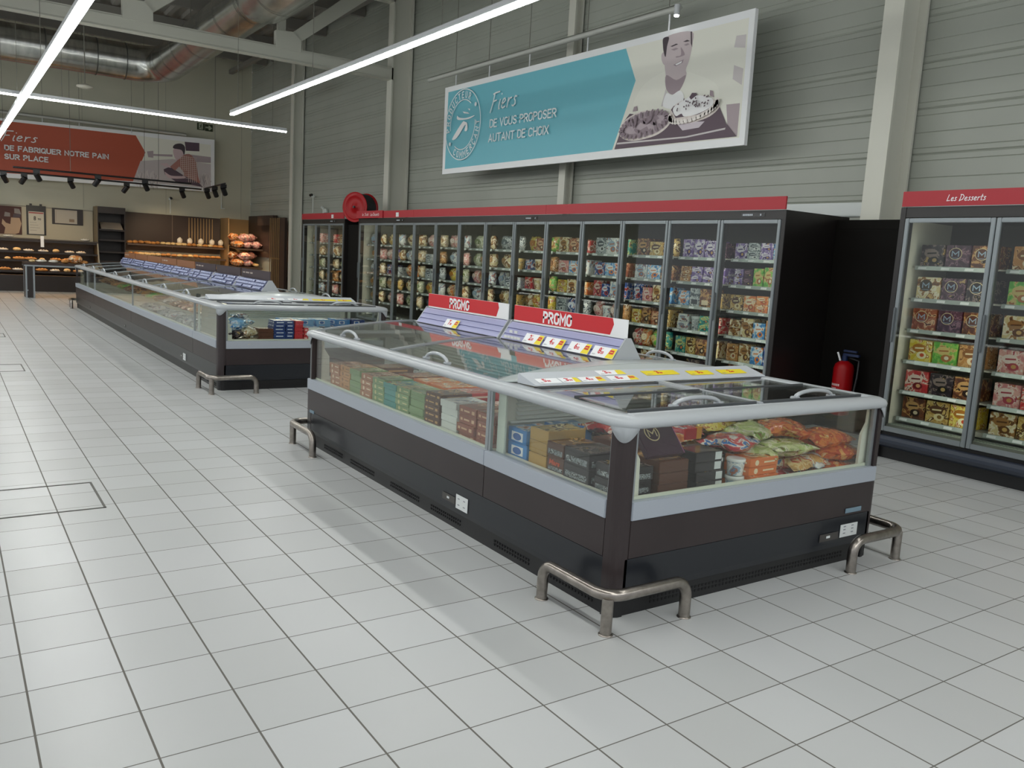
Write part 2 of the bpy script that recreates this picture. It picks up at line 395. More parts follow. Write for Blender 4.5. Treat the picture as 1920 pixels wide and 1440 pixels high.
for x in (9, 10.4, 11.8, 13.2): B(ring).tube([(x-.012, .75, .02), (x+.012, .75, .02)], .532, 28, caps=False).build('joint_ring', parent=t)
for p in ((0, -3.2), (0, -1.1), (3, .72), (6.4, .72)): B(cable).tube([(p[0], p[1], .4), (p[0], p[1], 1.15)], .008, 6).build('hanger_rod', parent=t)
# ------------------------------------------------------------------ LED light lines
housing = mat('white_light_housing', '#c9ccce', .4)
def light_line(x0, x1, y0, y1, z, w, label, rods):
    along_x = abs(x1-x0) > abs(y1-y0)
    t = thing('linear_ceiling_light', label, 'light', ((x0+x1)/2, (y0+y1)/2, z))
    cx, cy = (x0+x1)/2, (y0+y1)/2; a, c = (x1-x0)/2 or w/2, (y1-y0)/2 or w/2
    B(housing).box(-a, a, -c, c, .012, .07, .004).build('light_housing', parent=t)
    e = .004
    B(ledmat).box(-a+e, a-e, -c+e, c-e, -.012, .012).build('diffuser', parent=t)
    for r in rods:
        p = (r-cx, 0) if along_x else (0, r-cy)
        B(cable).tube([(p[0], p[1], .07), (p[0], p[1], 6.9-z)], .004, 5).build('suspension_cable', parent=t)
light_line(-18.9, 8.8, .965, .965, 3.6, .10, 'long white light line hanging over the main aisle', (-16, -12, -8, -4, 0, 4))
light_line(-10.45, 8.8, 4.08, 4.08, 3.75, .075, 'long white light line hanging between freezer islands and upright freezers', (-10.1, -6.6, -3, 1))
light_line(-11.7, -11.7, -6.5, 5.48, 3.75, .05, 'white light line hanging crosswise before the bakery', (5.2, 1.6, -2))
light_line(-20, 6.5, -3.2, -3.2, 3.7, .08, 'added fill light line out of view beside the main aisle', (-6, 0))  # unseen lamp, added for more light in the hall
light_line(-20, 6.5, -7.4, -7.4, 3.7, .10, 'added fill light line out of view, two aisles from the freezer islands', (-6, 0))  # another unseen fill lamp, added to lift the dim walls

light_line(7.5, 7.5, -2, 7.2, 3.7, .10, 'added fill light line out of view, across the hall behind the camera', (0, 5))  # added lamp behind the camera, brightens the floor on the right
# ------------------------------------------------------------------ floor hatches
def hatch(x0, x1, y0, y1, label):
    t = thing('floor_hatch', label, 'floor hatch', (x0, y0, 0)); f = mat('dark_steel_edging', '#55534f', .5, .4); w = .012
    a, c = x1-x0, y1-y0
    B(f).box(0, a, 0, w, 0, .003).box(0, a, c-w, c, 0, .003).box(0, w, 0, c, 0, .003).box(a-w, a, 0, c, 0, .003).build('hatch_frame', parent=t)
    return t
hatch(-.82, -.235, -.05, .545, 'square tiled floor hatch with dark metal edge, nearest the camera')
hatch(-6.38, -5.8, -.05, .548, 'square tiled floor hatch with dark metal edge, middle of the aisle')
hatch(-9.85, -9.35, -.05, .555, 'square tiled floor hatch with dark metal edge, closest to the bakery')

# ================================================================== CHEST FREEZER ISLANDS
Y0, Y1, YC = 2.17, 4.09, 3.14
RP = [(-.115, .897), (-.04, .905), (-.015, .903), (.012, .892), (.022, .875), (.018, .858), (0, .848), (-.03, .845), (-.045, .852), (-.05, .872), (-.115, .88)]
def vent(b, x0, x1, y, sgn, zs=(.03, .05)):
    k = x0
    while k < x1:
        for z in zs: b.box(k, k+.012, y, y+sgn*.004, z, z+.011)
        k += .024
def side_run(t, xa, xb, y, s, vents=(), plug=None):
    """outer skin along x on the side y (s = -1 near, +1 far)"""
    B(black).box(xa, xb, y-s*.05, y-s*.02, 0, .095).build('base_skirt', parent=t)
    b = B(mat('vent_black', '#08080a', .6))
    for v0, v1 in vents: vent(b, v0, v1, y-s*.02, s)
    if b.v: b.build('vent_grille', parent=t)
    B(blueblack).prism([(y-s*.05, .08), (y-s*.006, .10), (y, .13), (y, .268), (y-s*.05, .268)], xa, xb).build('lower_panel', parent=t)
    B(brown).box(xa+.001, xb-.001, y-s*.05, y+s*.002, .27, .442, .002).build('body_panel', parent=t)
    B(silver).box(xa+.001, xb-.001, y-s*.05, y+s*.008, .443, .525, .003).build('trim_band', parent=t)
def lid(t, xa, xb, ya, za, yb, zb, handle_x, name='glass_lid'):
    """curved sliding lid from the ridge (yb, zb) down to the rail (ya, za)"""
    n = 8; s = 1 if yb > ya else -1
    pr = []
    for i in range(n+1):
        f = i/n; pr.append((ya+(yb-ya)*f, za+(zb-za)*math.sin(f*PI/2)))
    g = pr+[(y, z-.006) for y, z in pr[::-1]]
    l = B(lidglass).prism(g, xa+.012, xb-.012).build(name, parent=t)
    for x in (xa+.003, xb-.018): B(alu).prism([(y, z+.006) for y, z in pr]+[(y, z-.012) for y, z in pr[::-1]], x, x+.015).build('lid_frame', parent=l)
    h = []
    for k in range(11):
        a = k/10*PI; h.append((handle_x-.13*math.cos(a), ya+s*.03, za+.004+.045*math.sin(a)))
    B(mat('light_grey_handle', '#b2b7bb', .25, .2)).tube(h, .011, 8).box(handle_x-.15, handle_x-.11, ya+s*.012, ya+s*.048, za, za+.014, .004).box(handle_x+.11, handle_x+.15, ya+s*.012, ya+s*.048, za, za+.014, .004).build('lid_handle', parent=l)
def louvres(b, x0, x1, y, s):
    for k in range(6):
        z = .72+k*.024; b.prism([(y, z), (y-s*.022, z-.010), (y-s*.024, z-.006), (y, z+.006)], x0, x1)
def long_unit(xa, xb, nl, label, far_end=False, vents=(), seams=()):
    t = thing('chest_freezer', label, 'freezer', (0, 0, 0), group='chest freezer sections of the islands')
    side_run(t, xa, xb, Y0, -1, vents); side_run(t, xa, xb, Y1, 1)
    b = B(cream).box(xa+.005, xb-.005, Y0+.05, Y0+.09, .30, .52).box(xa+.005, xb-.005, Y1-.09, Y1-.05, .30, .52).box(xa+.005, xb-.005, Y0+.09, Y1-.09, .40, .44)
    b.box(xa+.005, xb-.005, YC-.045, YC+.045, .44, .90)
    b.use(white); louvres(b, xa+.02, xb-.02, YC-.045, 1); louvres(b, xa+.02, xb-.02, YC+.045, -1)
    b.build('inner_liner', parent=t)
    for y, s in ((Y0+.018, -1), (Y1-.024, 1)):
        B(pane).box(xa+.012, xb-.012, y, y+.006, .51, .86).build('glass_pane', parent=t)
        B(alu).box(xb-.03, xb-.002, y-.004, y+.012, .525, .85).build('pane_frame', parent=t); B(alu).box(xa+.002, xa+.014, y-.004, y+.012, .525, .85).build('pane_frame', parent=t)
        B(mat('cream_gasket', '#d9dccb', .5)).box(xa+.01, xb-.03, y+(.012 if s < 0 else -.006), y+(.02 if s < 0 else .002), .515, .537).build('pane_gasket', parent=t)
    B(railgrey).sweep(RP, [(xa, Y0, 0, -1), (xb, Y0, 0, -1)]).build('top_rail', parent=t)
    B(railgrey).sweep(RP, [(xa, Y1, 0, 1), (xb, Y1, 0, 1)]).build('top_rail', parent=t)
    n = nl; w = (xb-xa)/n
    for k in range(n):
        a, c = xa+k*w, xa+(k+1)*w; hx = (a+c)/2-.08
        lid(t, a, c, Y0+.06, .902, YC-.05, .985, hx); lid(t, a, c, Y1-.06, .902, YC+.05, .985, hx+.1)
    B(railgrey).box(xa, xb, YC-.07, YC+.07, .955, .988, .006).build('centre_spine', parent=t)
    if far_end:
        end_wall(t, xa, -1)
    return t
def rounded_path(xe, sgn, x_in, r=.07):
    p = [(x_in, Y0, 0, -1)]
    for k in range(7):
        a = k/6*PI/2; p.append((xe-sgn*r+sgn*r*math.sin(a), Y0+r-r*math.cos(a), sgn*math.sin(a), -math.cos(a)))
    for k in range(7):
        a = k/6*PI/2; p.append((xe-sgn*r+sgn*r*math.cos(a), Y1-r+r*math.sin(a), sgn*math.cos(a), math.sin(a)))
    p.append((x_in, Y1, 0, 1)); return p
def corner_post(t, x, sgn, near):
    r = .06; pts = []
    for k in range(7):
        a = k/6*PI/2; pts.append((x-sgn*r+sgn*r*math.sin(a), Y0+r-r*math.cos(a)))
    pts = [(x-sgn*.075, Y0-.002)]+pts+[(x, Y0+.075), (x-sgn*.075, Y0+.075)]
    if not near: pts = [(px, Y0+Y1-py) for px, py in pts]
    post = B(brown).prism(pts, .13, .85, 'z').build('corner_post', parent=t)
    B(black).prism([(x-sgn*.012+(px-x)*.9, (Y0 if near else Y1)+(.012 if near else -.012)+(py-(Y0 if near else Y1))*.9) for px, py in pts], 0, .13, 'z').build('post_foot', parent=t)
    # scalloped corner cap under the rail
    b = B(railgrey); vs = []; N = 17
    R2 = r+.012; cx, cy = x-sgn*r, (Y0+r if near else Y1-r); sy = -1 if near else 1
    for k in range(N):
        f = k/(N-1); a = -.25+f*(PI/2+.5); dip = .055*math.sin(max(0, min(1, f))*PI)**1.3
        px, py = cx+sgn*R2*math.sin(a), cy+sy*R2*math.cos(a)
        vs += [(px, py, .862), (px, py, .846-dip)]
    vs2 = [(cx+(v[0]-cx)*.9, cy+(v[1]-cy)*.9, v[2]) for v in vs]; M_ = len(vs)
    fs = [(2*k, 2*k+2, 2*k+3, 2*k+1) for k in range(N-1)]+[(M_+2*k, M_+2*k+1, M_+2*k+3, M_+2*k+2) for k in range(N-1)]+[(2*k+1, 2*k+3, M_+2*k+3, M_+2*k+1) for k in range(N-1)]
    b.add(vs+vs2, fs, True); b.build('corner_cap', parent=t)
def end_wall(t, xe, sgn):
    """closed short end of an island at x = xe, facing sgn"""
    i = sgn
    B(black).box(xe-i*.05, xe-i*.02, Y0+.03, Y1-.03, 0, .095).build('base_skirt', parent=t)
    b = B(mat('vent_black', '#08080a', .6)); k = Y0+.25
    while k < Y1-.25:
        for z in (.03, .05): b.box(xe-i*.022, xe-i*.018, k, k+.012, z, z+.011)
        k += .024
    b.build('vent_grille', parent=t)
    B(blueblack).prism([(xe-i*.05, .08), (xe-i*.006, .10), (xe, .13), (xe, .268), (xe-i*.05, .268)], Y0+.06, Y1-.06, 'y').build('lower_panel', parent=t)
    B(brown).box(xe-i*.05, xe+i*.002, Y0+.076, Y1-.076, .27, .442, .002).build('body_panel', parent=t)
    B(silver).box(xe-i*.05, xe+i*.008, Y0+.076, Y1-.05, .443, .525, .003).build('trim_band', parent=t)
    B(pane).box(xe-i*.018, xe-i*.024, Y0+.08, Y1-.08, .51, .86).build('glass_pane', parent=t)
    B(alu).box(xe-i*.012, xe-i*.03, Y0+.078, Y0+.095, .525, .85).build('pane_frame', parent=t); B(alu).box(xe-i*.012, xe-i*.03, Y1-.105, Y1-.078, .525, .85).build('pane_frame', parent=t)
    B(mat('cream_gasket', '#d9dccb', .5)).box(xe-i*.03, xe-i*.038, Y0+.095, Y1-.105, .515, .540).build('pane_gasket', parent=t)
    B(cream).box(xe-i*.05, xe-i*.09, Y0+.09, Y1-.09, .30, .52).build('end_liner', parent=t)
    corner_post(t, xe, sgn, True); corner_post(t, xe, sgn, False)
    B(railgrey).sweep(RP, rounded_path(xe, sgn, xe-i*.09)).build('end_rail', parent=t)
    for yy, s in ((Y0+.10, 1), (Y1-.10, -1)):     # cream side plates with the slanted cut
        B(cream).prism([(yy-s*.03, .44), (yy+s*.055, .44), (yy+s*.045, .70), (yy+s*.005, .76), (yy, .845), (yy-s*.03, .845)], xe-i*.045, xe-i*.06).build('side_plate', parent=t)
def card(kind, price, w=.20, h=.066):
    """price card lying in the xy plane, origin lower left"""
    t = MB()
    t.use(yellow if kind == 'yellow' else paper).box(0, w, 0, h, 0, .0015)
    t.use(mat('card_red_ink', '#c8202c', .5))
    text_into(t, price[0], (w*.26 if kind != 'yellow' else w*.38, h*.30, .0016), (1, 0, 0), (0, 1, 0), h*.34, h*.6, bold=.025)
    text_into(t, price[1:], (w*.26+h*.38 if kind != 'yellow' else w*.38+h*.38, h*.30, .0016), (1, 0, 0), (0, 1, 0), h*.34, h*.28, bold=.02)
    t.box(w*.28+h*.36, w*.28+h*.41, h*.76, h*.88, .0016, .002)
    if kind in ('split', 'splitred'):
        t.use(yellow).prism([(w*.66, .002), (w*.76, h-.002), (w-.001, h-.002), (w-.001, .002)], .0016, .002, 'z')
        if kind == 'splitred':
            t.use(mat('card_red_ink', '#c8202c', .5)).box(w*.74, w*.93, h*.42, h*.80, .002, .0024)
            t.use(yellow).box(w*.77, w*.90, h*.58, h*.64, .0024, .0026)
    t.use(mat('grey_small_print', '#8c9096', .6))
    for k in range(3): t.box(w*.05, w*(.18+.05*(k % 2)), h*(.14+.05*k), h*(.16+.05*k), .0016, .0019)
    return t
def put_card(mb, o, ux, uy, label, group):
    ux, uy = Vector(ux).normalized(), Vector(uy).normalized(); n = ux.cross(uy)
    ob = mb.build('price_card'); ob.matrix_world = Matrix(((ux.x, uy.x, n.x, o[0]), (ux.y, uy.y, n.y, o[1]), (ux.z, uy.z, n.z, o[2]), (0, 0, 0, 1)))
    tag(ob, label, 'price card', group)
def price_stand(t, x0, x1, labels=False):
    """triangular label rail stand on the centre spine"""
    s = None
    for sd in (-1, 1):
        a, z0, z1 = YC+sd*.10, .99, 1.105; pr = []
        n = 3
        for k in range(n):
            f0, f1 = k/n, (k+1)/n; y_, yy = a+(YC+sd*.022-a)*f0, a+(YC+sd*.022-a)*f1; q, qq = z0+(z1-z0)*f0, z0+(z1-z0)*f1
            pr += [(y_+sd*.008, q), (y_+(yy-y_)*.8+sd*.002, q+(qq-q)*.8), (yy-sd*.002, qq-.004)]
        pr += [(YC+sd*.02, z1), (a-sd*.012, z0)]
        f = B(mat('slate_label_rail', '#747aa0', .4) if labels else lav).prism(pr, x0+.012, x1-.012).build('label_rail', parent=t)
        if labels and sd < 0:
            lb = B(mat('grey_blue_price_label', '#9aa3c4', .5)); lb.use(mat('grey_blue_price_label', '#9aa3c4', .5)); dk = mat('dark_blue_label', '#4c5680', .5)
            d = Vector((0, YC-.022-a, z1-z0)).normalized(); nrm = Vector((0, -d.z, d.y))
            L_ = math.hypot(YC-.022-a, z1-z0)
            for row in range(3):
                x = x0+.02
                while x < x1-.08:
                    w = random.choice((.055, .06, .085, .1))
                    if random.random() < .86:
                        for (m_, u0, u1, v0, v1, e) in ((dk, -.004, w+.004, -.004, .031, .0035), (mat('grey_blue_price_label', '#9aa3c4', .5), 0, w-.004, 0, .025, .006)):
                            c0 = Vector((0, a, z0))+d*(row/3*L_+.006+v0)+nrm*.012; c1 = c0+d*(v1-v0)
                            lb.use(m_).prism([(c0.y, c0.z), (c0.y+nrm.y*e, c0.z+nrm.z*e), (c1.y+nrm.y*e, c1.z+nrm.z*e), (c1.y, c1.z)], x+u0, x+u1)
                    x += w+.008
            lb.build('price_label_strip', parent=f)
    for x in (x0, x1-.012):
        B(railgrey).prism([(YC-.11, .985), (YC-.02, 1.115), (YC+.02, 1.115), (YC+.11, .985)], x, x+.012).build('stand_end_plate', parent=t)
def header(t, x0, x1, col, tip, txt=None, tw=.2, th=.06, tcol=None):
    s = B(tip).box(x0, x1, YC-.004, YC+.004, 1.108, 1.222)
    s.use(col)
    for yy in (-.0055, .0042): s.prism([(x0+.002, 1.12), (x0+.002, 1.221), (x1-.135, 1.221), (x1-.12, 1.185), (x1-.15, 1.12)] if tip is not col else [(x0, 1.109), (x0, 1.221), (x1, 1.221), (x1, 1.109)], YC+yy, YC+yy+.0013, 'y')
    h = s.build('header_sign', parent=t)
    if txt:
        m = B(tcol or paper); strokes_into(m, txt, ((x0+x1)/2-tw/2-.09, YC-.0062, 1.127), (1, 0, 0), (0, 0, 1), tw, th, weight=.2, gap=.26); m.build('lettering', parent=h)
def end_unit(xa, xe, label, strip):
    t = thing('chest_freezer', label, 'freezer', (0, 0, 0), group='end freezer cabinets of the islands')
    side_run(t, xa, xe-.076, Y0, -1, ((xa+.1, xa+.42), (xa+.55, xe-.15))); side_run(t, xa, xe-.076, Y1, 1)
    b = B(cream).box(xa+.005, xe-.05, Y0+.05, Y0+.09, .30, .52).box(xa+.005, xe-.05, Y1-.09, Y1-.05, .30, .52).box(xa+.005, xe-.05, Y0+.09, Y1-.09, .40, .44)
    b.box(xa+.01, xa+.03, Y0+.09, Y1-.09, .44, .88)
    b.use(white)
    for k in range(6):
        z = .70+k*.024; b.prism([(xa+.03, z), (xa+.05, z-.010), (xa+.052, z-.006), (xa+.03, z+.006)], Y0+.16, Y1-.16, 'y')
    b.box(xa+.03, xa+.05, Y0+.12, Y1-.12, .672, .684)
    if not strip: b.use(coolstrip).box(xa+.035, xa+.05, Y0+.2, Y1-.2, .855, .865)
    b.build('inner_liner', parent=t)
    for y, s in ((Y0+.018, -1), (Y1-.024, 1)):
        B(pane).box(xa+.012, xe-.08, y, y+.006, .51, .86).build('glass_pane', parent=t)
        B(alu).box(xa+.002, xa+.02, y-.004, y+.012, .525, .85).build('pane_frame', parent=t); B(alu).box(xe-.095, xe-.077, y-.004, y+.012, .525, .85).build('pane_frame', parent=t)
        B(mat('cream_panel', '#c9d2c8', .5)).box(xa+.03, xa+.10, y+(.03 if s < 0 else -.03), y+(.04 if s < 0 else -.02), .44, .86).build('side_plate', parent=t)
    B(railgrey).sweep(RP, [(xa, Y0, 0, -1), (xe-.09, Y0, 0, -1)]).build('top_rail', parent=t)
    B(railgrey).sweep(RP, [(xa, Y1, 0, 1), (xe-.09, Y1, 0, 1)]).build('top_rail', parent=t)
    end_wall(t, xe, 1)
    # arched grey cover between this cabinet and the long one
    pr = []
    N = 20
    for k in range(N+1):
        f = k/N; pr.append((Y0+.04+(Y1-Y0-.08)*f, .90+.092*math.sin(f*PI)**.8))
    vs = []; fs = []
    for (x, dz) in ((xa-.004, -.004), (xa+.0, .0), (xa+.06, -.012)):
        for (y, z) in pr: vs.append((x, y, max(.895, z+dz)))
    for j in range(2):
        for k in range(N): a = j*(N+1)+k; fs.append((a, a+1, a+N+2, a+N+1))
    c = B(mat('arched_cover_grey', '#b7bdbc', .28, 0, .3)); c.add(vs, fs, True)
    c.add([vs[k] for k in range(N+1)]+[(xa-.004, y, .885) for y, z in pr], [(k, k+1, N+2+k, N+1+k) for k in range(N)])
    q = [vs[2*(N+1)+k] for k in range(N+1)]; c.add(q+[(xa+.06, y, .885) for y, z in pr], [(k, k+1, N+2+k, N+1+k) for k in range(N)])
    # sloped shoulder down to the price strip
    c.add([(xa+.055, y, max(.896, z-.012)) for y, z in pr]+[(xa+.10, y, .945 if 2 < k < N-2 else .905) for k, (y, z) in enumerate(pr)], [(k, k+1, N+2+k, N+1+k) for k in range(N)], True)
    c.build('arched_cover', parent=t)
    B(mat('price_holder_grey', '#bfc4ca', .4)).prism([(xa+.10, .948), (xa+.105, .952), (xa+.26, .912), (xa+.262, .905), (xa+.10, .90)], Y0+.11, Y1-.05, 'y').build('price_holder', parent=t)
    # two pairs of sliding glass covers, divider between
    B(railgrey).box(xa+.24, xe-.09, YC-.022, YC+.022, .885, .908, .005).build('lid_divider', parent=t)
    B(black).box(xa+.262, xa+.275, Y0+.10, Y1-.10, .893, .901).build('shadow_gap', parent=t)
    for (ya, yb) in ((Y0+.11, YC-.024), (YC+.024, Y1-.11)):
        for (p, q, z, hh) in ((xa+.27, xa+.62, .892, False), (xa+.58, xe-.10, .902, True)):
            l = B(lidglass).box(p, q, ya, yb, z, z+.005).build('glass_lid', parent=t)
            B(mat('dark_grey_lid_edge', '#55585b', .4, .3)).box(q-.014, q, ya, yb, z-.004, z+.010).build('lid_frame', parent=l); B(mat('dark_grey_lid_edge', '#55585b', .4, .3)).box(p, p+.010, ya, yb, z-.004, z+.010).build('lid_frame', parent=l)
            if hh:
                hy = (ya+yb)/2+.03; h = []
                for k in range(11):
                    a = k/10*PI; h.append((q-.03, hy-.15*math.cos(a), z+.008+.034*math.sin(a)))
                B(mat('light_grey_handle', '#b2b7bb', .25, .2)).tube(h, .011, 8).box(q-.05, q-.012, hy-.17, hy-.13, z, z+.016, .004).box(q-.05, q-.012, hy+.13, hy+.17, z, z+.016, .004).build('lid_handle', parent=l)
    return t
stick = mat('white_sticker', '#d6dada', .5)
def end_decals(t, xe, xa):
    B(mat('grey_control_plate', '#4d4a48', .35, .3)).box(xe+.003, xe+.006, 3.60, 3.76, .150, .190).build('control_plate', parent=t)
    B(stick).box(xe+.006, xe+.008, 3.655, 3.685, .165, .177).build('control_label', parent=t)
    b = B(stick).box(xe+.003, xe+.006, 3.775, 3.925, .152, .222); b.use(mat('grey_small_print', '#8c9096', .6))
    for yy in (3.80, 3.87):
        for z in (.17, .19, .207): b.box(xe+.0062, xe+.0068, yy, yy+.02, z, z+.006)
    b.build('rating_label', parent=t)
    b = B(mat('maker_badge', '#6f8796', .35)).box(xe+.004, xe+.007, 3.80, 3.94, .285, .31); b.build('maker_badge', parent=t)
def side_decals(t, x, xs, big=True):
    B(mat('grey_control_plate', '#4d4a48', .35, .3)).box(x-.155, x-.01, Y0-.006, Y0-.003, .150, .190).build('control_plate', parent=t)
    if big:
        b = B(stick).box(x, x+.125, Y0-.006, Y0-.003, .135, .215); b.use(mat('grey_small_print', '#8c9096', .6))
        for xx in (x+.02, x+.08):
            for z in (.155, .19): b.box(xx, xx+.02, Y0-.0066, Y0-.0062, z, z+.006)
        b.build('rating_label', parent=t)
    B(stick).box(x-.10, x-.075, Y0-.0075, Y0-.006, .165, .177).build('control_label', parent=t)

# island nearer the camera
A_end = end_unit(1.20, 2.27, 'end chest freezer of the nearer island, full of ice cream boxes and orange bags', True)
end_decals(A_end, 2.27, 1.2)
A_long = long_unit(-1.42, 1.20, 2, 'long chest freezer of the nearer island under two red promo signs', True, ((-1.1, -.75), (-.6, -.2), (.05, .45), (.6, .95)))
side_decals(A_long, .93, 0)
B(mat('maker_badge', '#6f8796', .35)).box(-1.36, -1.27, Y0-.006, Y0-.003, .262, .285).build('maker_badge', parent=A_long)
st = thing('price_stand', 'lavender price stand with red promo header beside the arched cover', 'price stand', group='promo price stands on the nearer island')
price_stand(st, -.03, 1.18); header(st, -.02, 1.165, signred, paper, 'PROMO', .315, .080)
st = thing('price_stand', 'lavender price stand with red promo header at the far end of the nearer island', 'price stand', group='promo price stands on the nearer island')
price_stand(st, -1.29, -.06); header(st, -1.285, -.10, signred, paper, 'PROMO', .305, .080)
dT = (0, .078, .115); gT = 'price cards on the lavender stands'
for x, k, p, lb in ((.255, 'splitred', '250', 'first of four price cards on the nearer stand, next to tiny labels'), (.485, 'splitred', '430', 'price card reading 4, second on the stand under the nearer promo sign'),
                    (.745, 'splitred', '602', 'price card reading 6, third on the stand under the nearer promo sign'), (.975, 'splitred', '820', 'price card reading 8, beside the end plate of the nearer stand')):
    put_card(card(k, p, .205, .072), (x, YC-.118, .992), (1, 0, 0), dT, lb, gT)
put_card(card('splitred', '700', .20, .072), (-.83, YC-.118, .992), (1, 0, 0), dT, 'lone price card on the stand at the far end of the nearer island', gT)
b = B(stick)
for row, xs in ((.0, (.04, .08, .12, .16, .20)), (.037, (.07, .13))):
    for x in xs: b.box(x, x+.035, YC-.121+row*.62, YC-.118+row*.62, 1.0+row, 1.018+row)
b.build('tiny_price_labels', label='row of tiny white price labels on the nearer lavender stand', cat='price label')
dE = (-.155, 0, .04); gE = 'price cards on the end freezer strip'
for y, xo, k, p, w, lb in ((2.32, 1.452, 'plain', '500', .14, 'white price card by the aisle corner of the end freezer strip'), (2.47, 1.452, 'split', '399', .12, 'white and yellow price card, second on the end freezer strip'),
                        (2.60, 1.452, 'splitred', '419', .16, 'white card with red and yellow block, reading 4, on the end strip'),
                        (2.80, 1.452, 'splitred', '880', .20, 'white card with red and yellow block, reading 8, on the end strip'),
                        (2.78, 1.375, 'split', '370', .19, 'white card set higher than the others on the end strip'),
                        (3.10, 1.40, 'yellow', '330', .26, 'widest yellow price card on the end strip'), (3.44, 1.42, 'yellow', '370', .19, 'middle yellow price card on the end strip'),
                        (3.70, 1.42, 'yellow', '200', .22, 'yellow price card farthest along the end strip')):
    z = .9135+(1.46-xo)*.258
    put_card(card(k, p, w, .062), (xo, y, z), (0, 1, 0), dE, lb, gE)

# far island
F_end = end_unit(-5.10, -4.02, 'end chest freezer of the farther island with blue, navy and red packs', False)
xs = [(-8.88, -5.10, 3, 'long chest freezer of the farther island next to its end cabinet'), (-12.66, -8.88, 3, 'middle long chest freezer of the farther island'), (-15.2, -12.66, 2, 'chest freezer of the farther island closest to the bakery')]
for i, (a, c, n, lb) in enumerate(xs):
    u = long_unit(a, c, n, lb, i == 2, ())
    side_decals(u, c-.45, 0, i == 0)
brn = mat('brown_header_board', '#8a5a3a', .5); prp = mat('dark_plum_header_board', '#3c3038', .45)
hx = -5.35
for i in range(8):
    x1 = hx; x0 = hx-1.2; hx -= 1.24
    s_ = thing('price_stand', ['plum', 'plum', 'plum', 'brown', 'brown', 'brown', 'brown', 'brown'][i]+' headed price stand full of labels, '+ORD[i]+' from the end cabinet of the farther island', 'price stand', group='price stands of the farther island')
    price_stand(s_, x0, x1, True)
    c_ = prp if i < 3 else brn
    header(s_, x0+.01, x1-.01, c_, c_)
    if i in (0, 2, 4, 7):
        m_ = B(mat('pale_header_lettering', '#b6a9a0', .6)); xx = x0+.08
        for w_ in (.025, .02, .03, .0, .02, .035, .02, .03, .02, .0, .03, .02, .035):
            if w_: m_.box(xx, xx+w_, YC-.0068, YC-.0056, 1.165, 1.165+.012+.2*w_)
            xx += (w_ or .03)+.006
        m_.build('lettering', parent=s_)
for y, k, p, w, lb in ((2.95, 'plain', '110', .2, 'white price card nearest the middle of the farther island end strip'), (3.2, 'split', '600', .25, 'white and yellow card on the farther island end strip'), (3.5, 'yellow', '200', .3, 'yellow price card on the farther island end strip'), (3.82, 'yellow', '300', .18, 'small yellow price card at the end of the farther island strip')):
    put_card(card(k, p, w, .062), (-4.848, y, .9135), (0, 1, 0), dE, lb, 'price cards on the farther island strip')

# ------------------------------------------------------------------ crash barriers
def barrier(px, py, sx, sy, label):
    """corner at (px, py); one leg runs along x by sx, the other along y by sy"""
    t = thing('crash_barrier', label, 'crash barrier', (px, py, 0), group='stainless crash barriers at the island corners')
    r = .026; h = .172; a, c = sx, sy; ux, uy = (1 if a > 0 else -1), (1 if c > 0 else -1)
    pts = [(a, 0, 0), (a, 0, h-.07)]
    for k in range(1, 7): q = k/6*PI/2; pts.append((a-ux*.07*(1-math.cos(q)), 0, h-.07+.07*math.sin(q)))
    pts.append((ux*.09, 0, h))
    for k in range(1, 7): q = k/7*PI/2; pts.append((ux*.09*(1-math.sin(q)), uy*.09*(1-math.cos(q)), h))
    pts.append((0, uy*.09, h))
    for k in range(0, 7): q = k/6*PI/2; pts.append((0, c-uy*.07*(1-math.sin(q)), h-.07+.07*math.cos(q)))
    pts.append((0, c, 0))
    B(steel).tube(pts, r, 14).build('bent_tube', parent=t)
    B(steel).cyl((ux*.02, uy*.02, 0), (ux*.02, uy*.02, h-.01), r*.98, 14).build('corner_leg', parent=t)
    for p in ((a, 0), (ux*.02, uy*.02), (0, c)): B(steel).lathe([(r+.006, 0), (r+.006, .004), (r, .006)], (p[0], p[1], 0), 14).build('foot_collar', parent=t)
barrier(2.385, 2.045, -.45, .46, 'stainless barrier around the aisle corner nearest the camera')
barrier(2.385, 4.20, -.46, -.46, 'stainless barrier at the end corner facing the upright freezers')
barrier(-1.47, 2.045, .5, .45, 'stainless barrier at the far aisle corner of the nearer island')
barrier(-3.80, 2.03, -.46, .47, 'stainless barrier at the near aisle corner of the farther island')
barrier(-15.3, 2.05, .4, .45, 'stainless barrier at the bakery corner of the farther island')

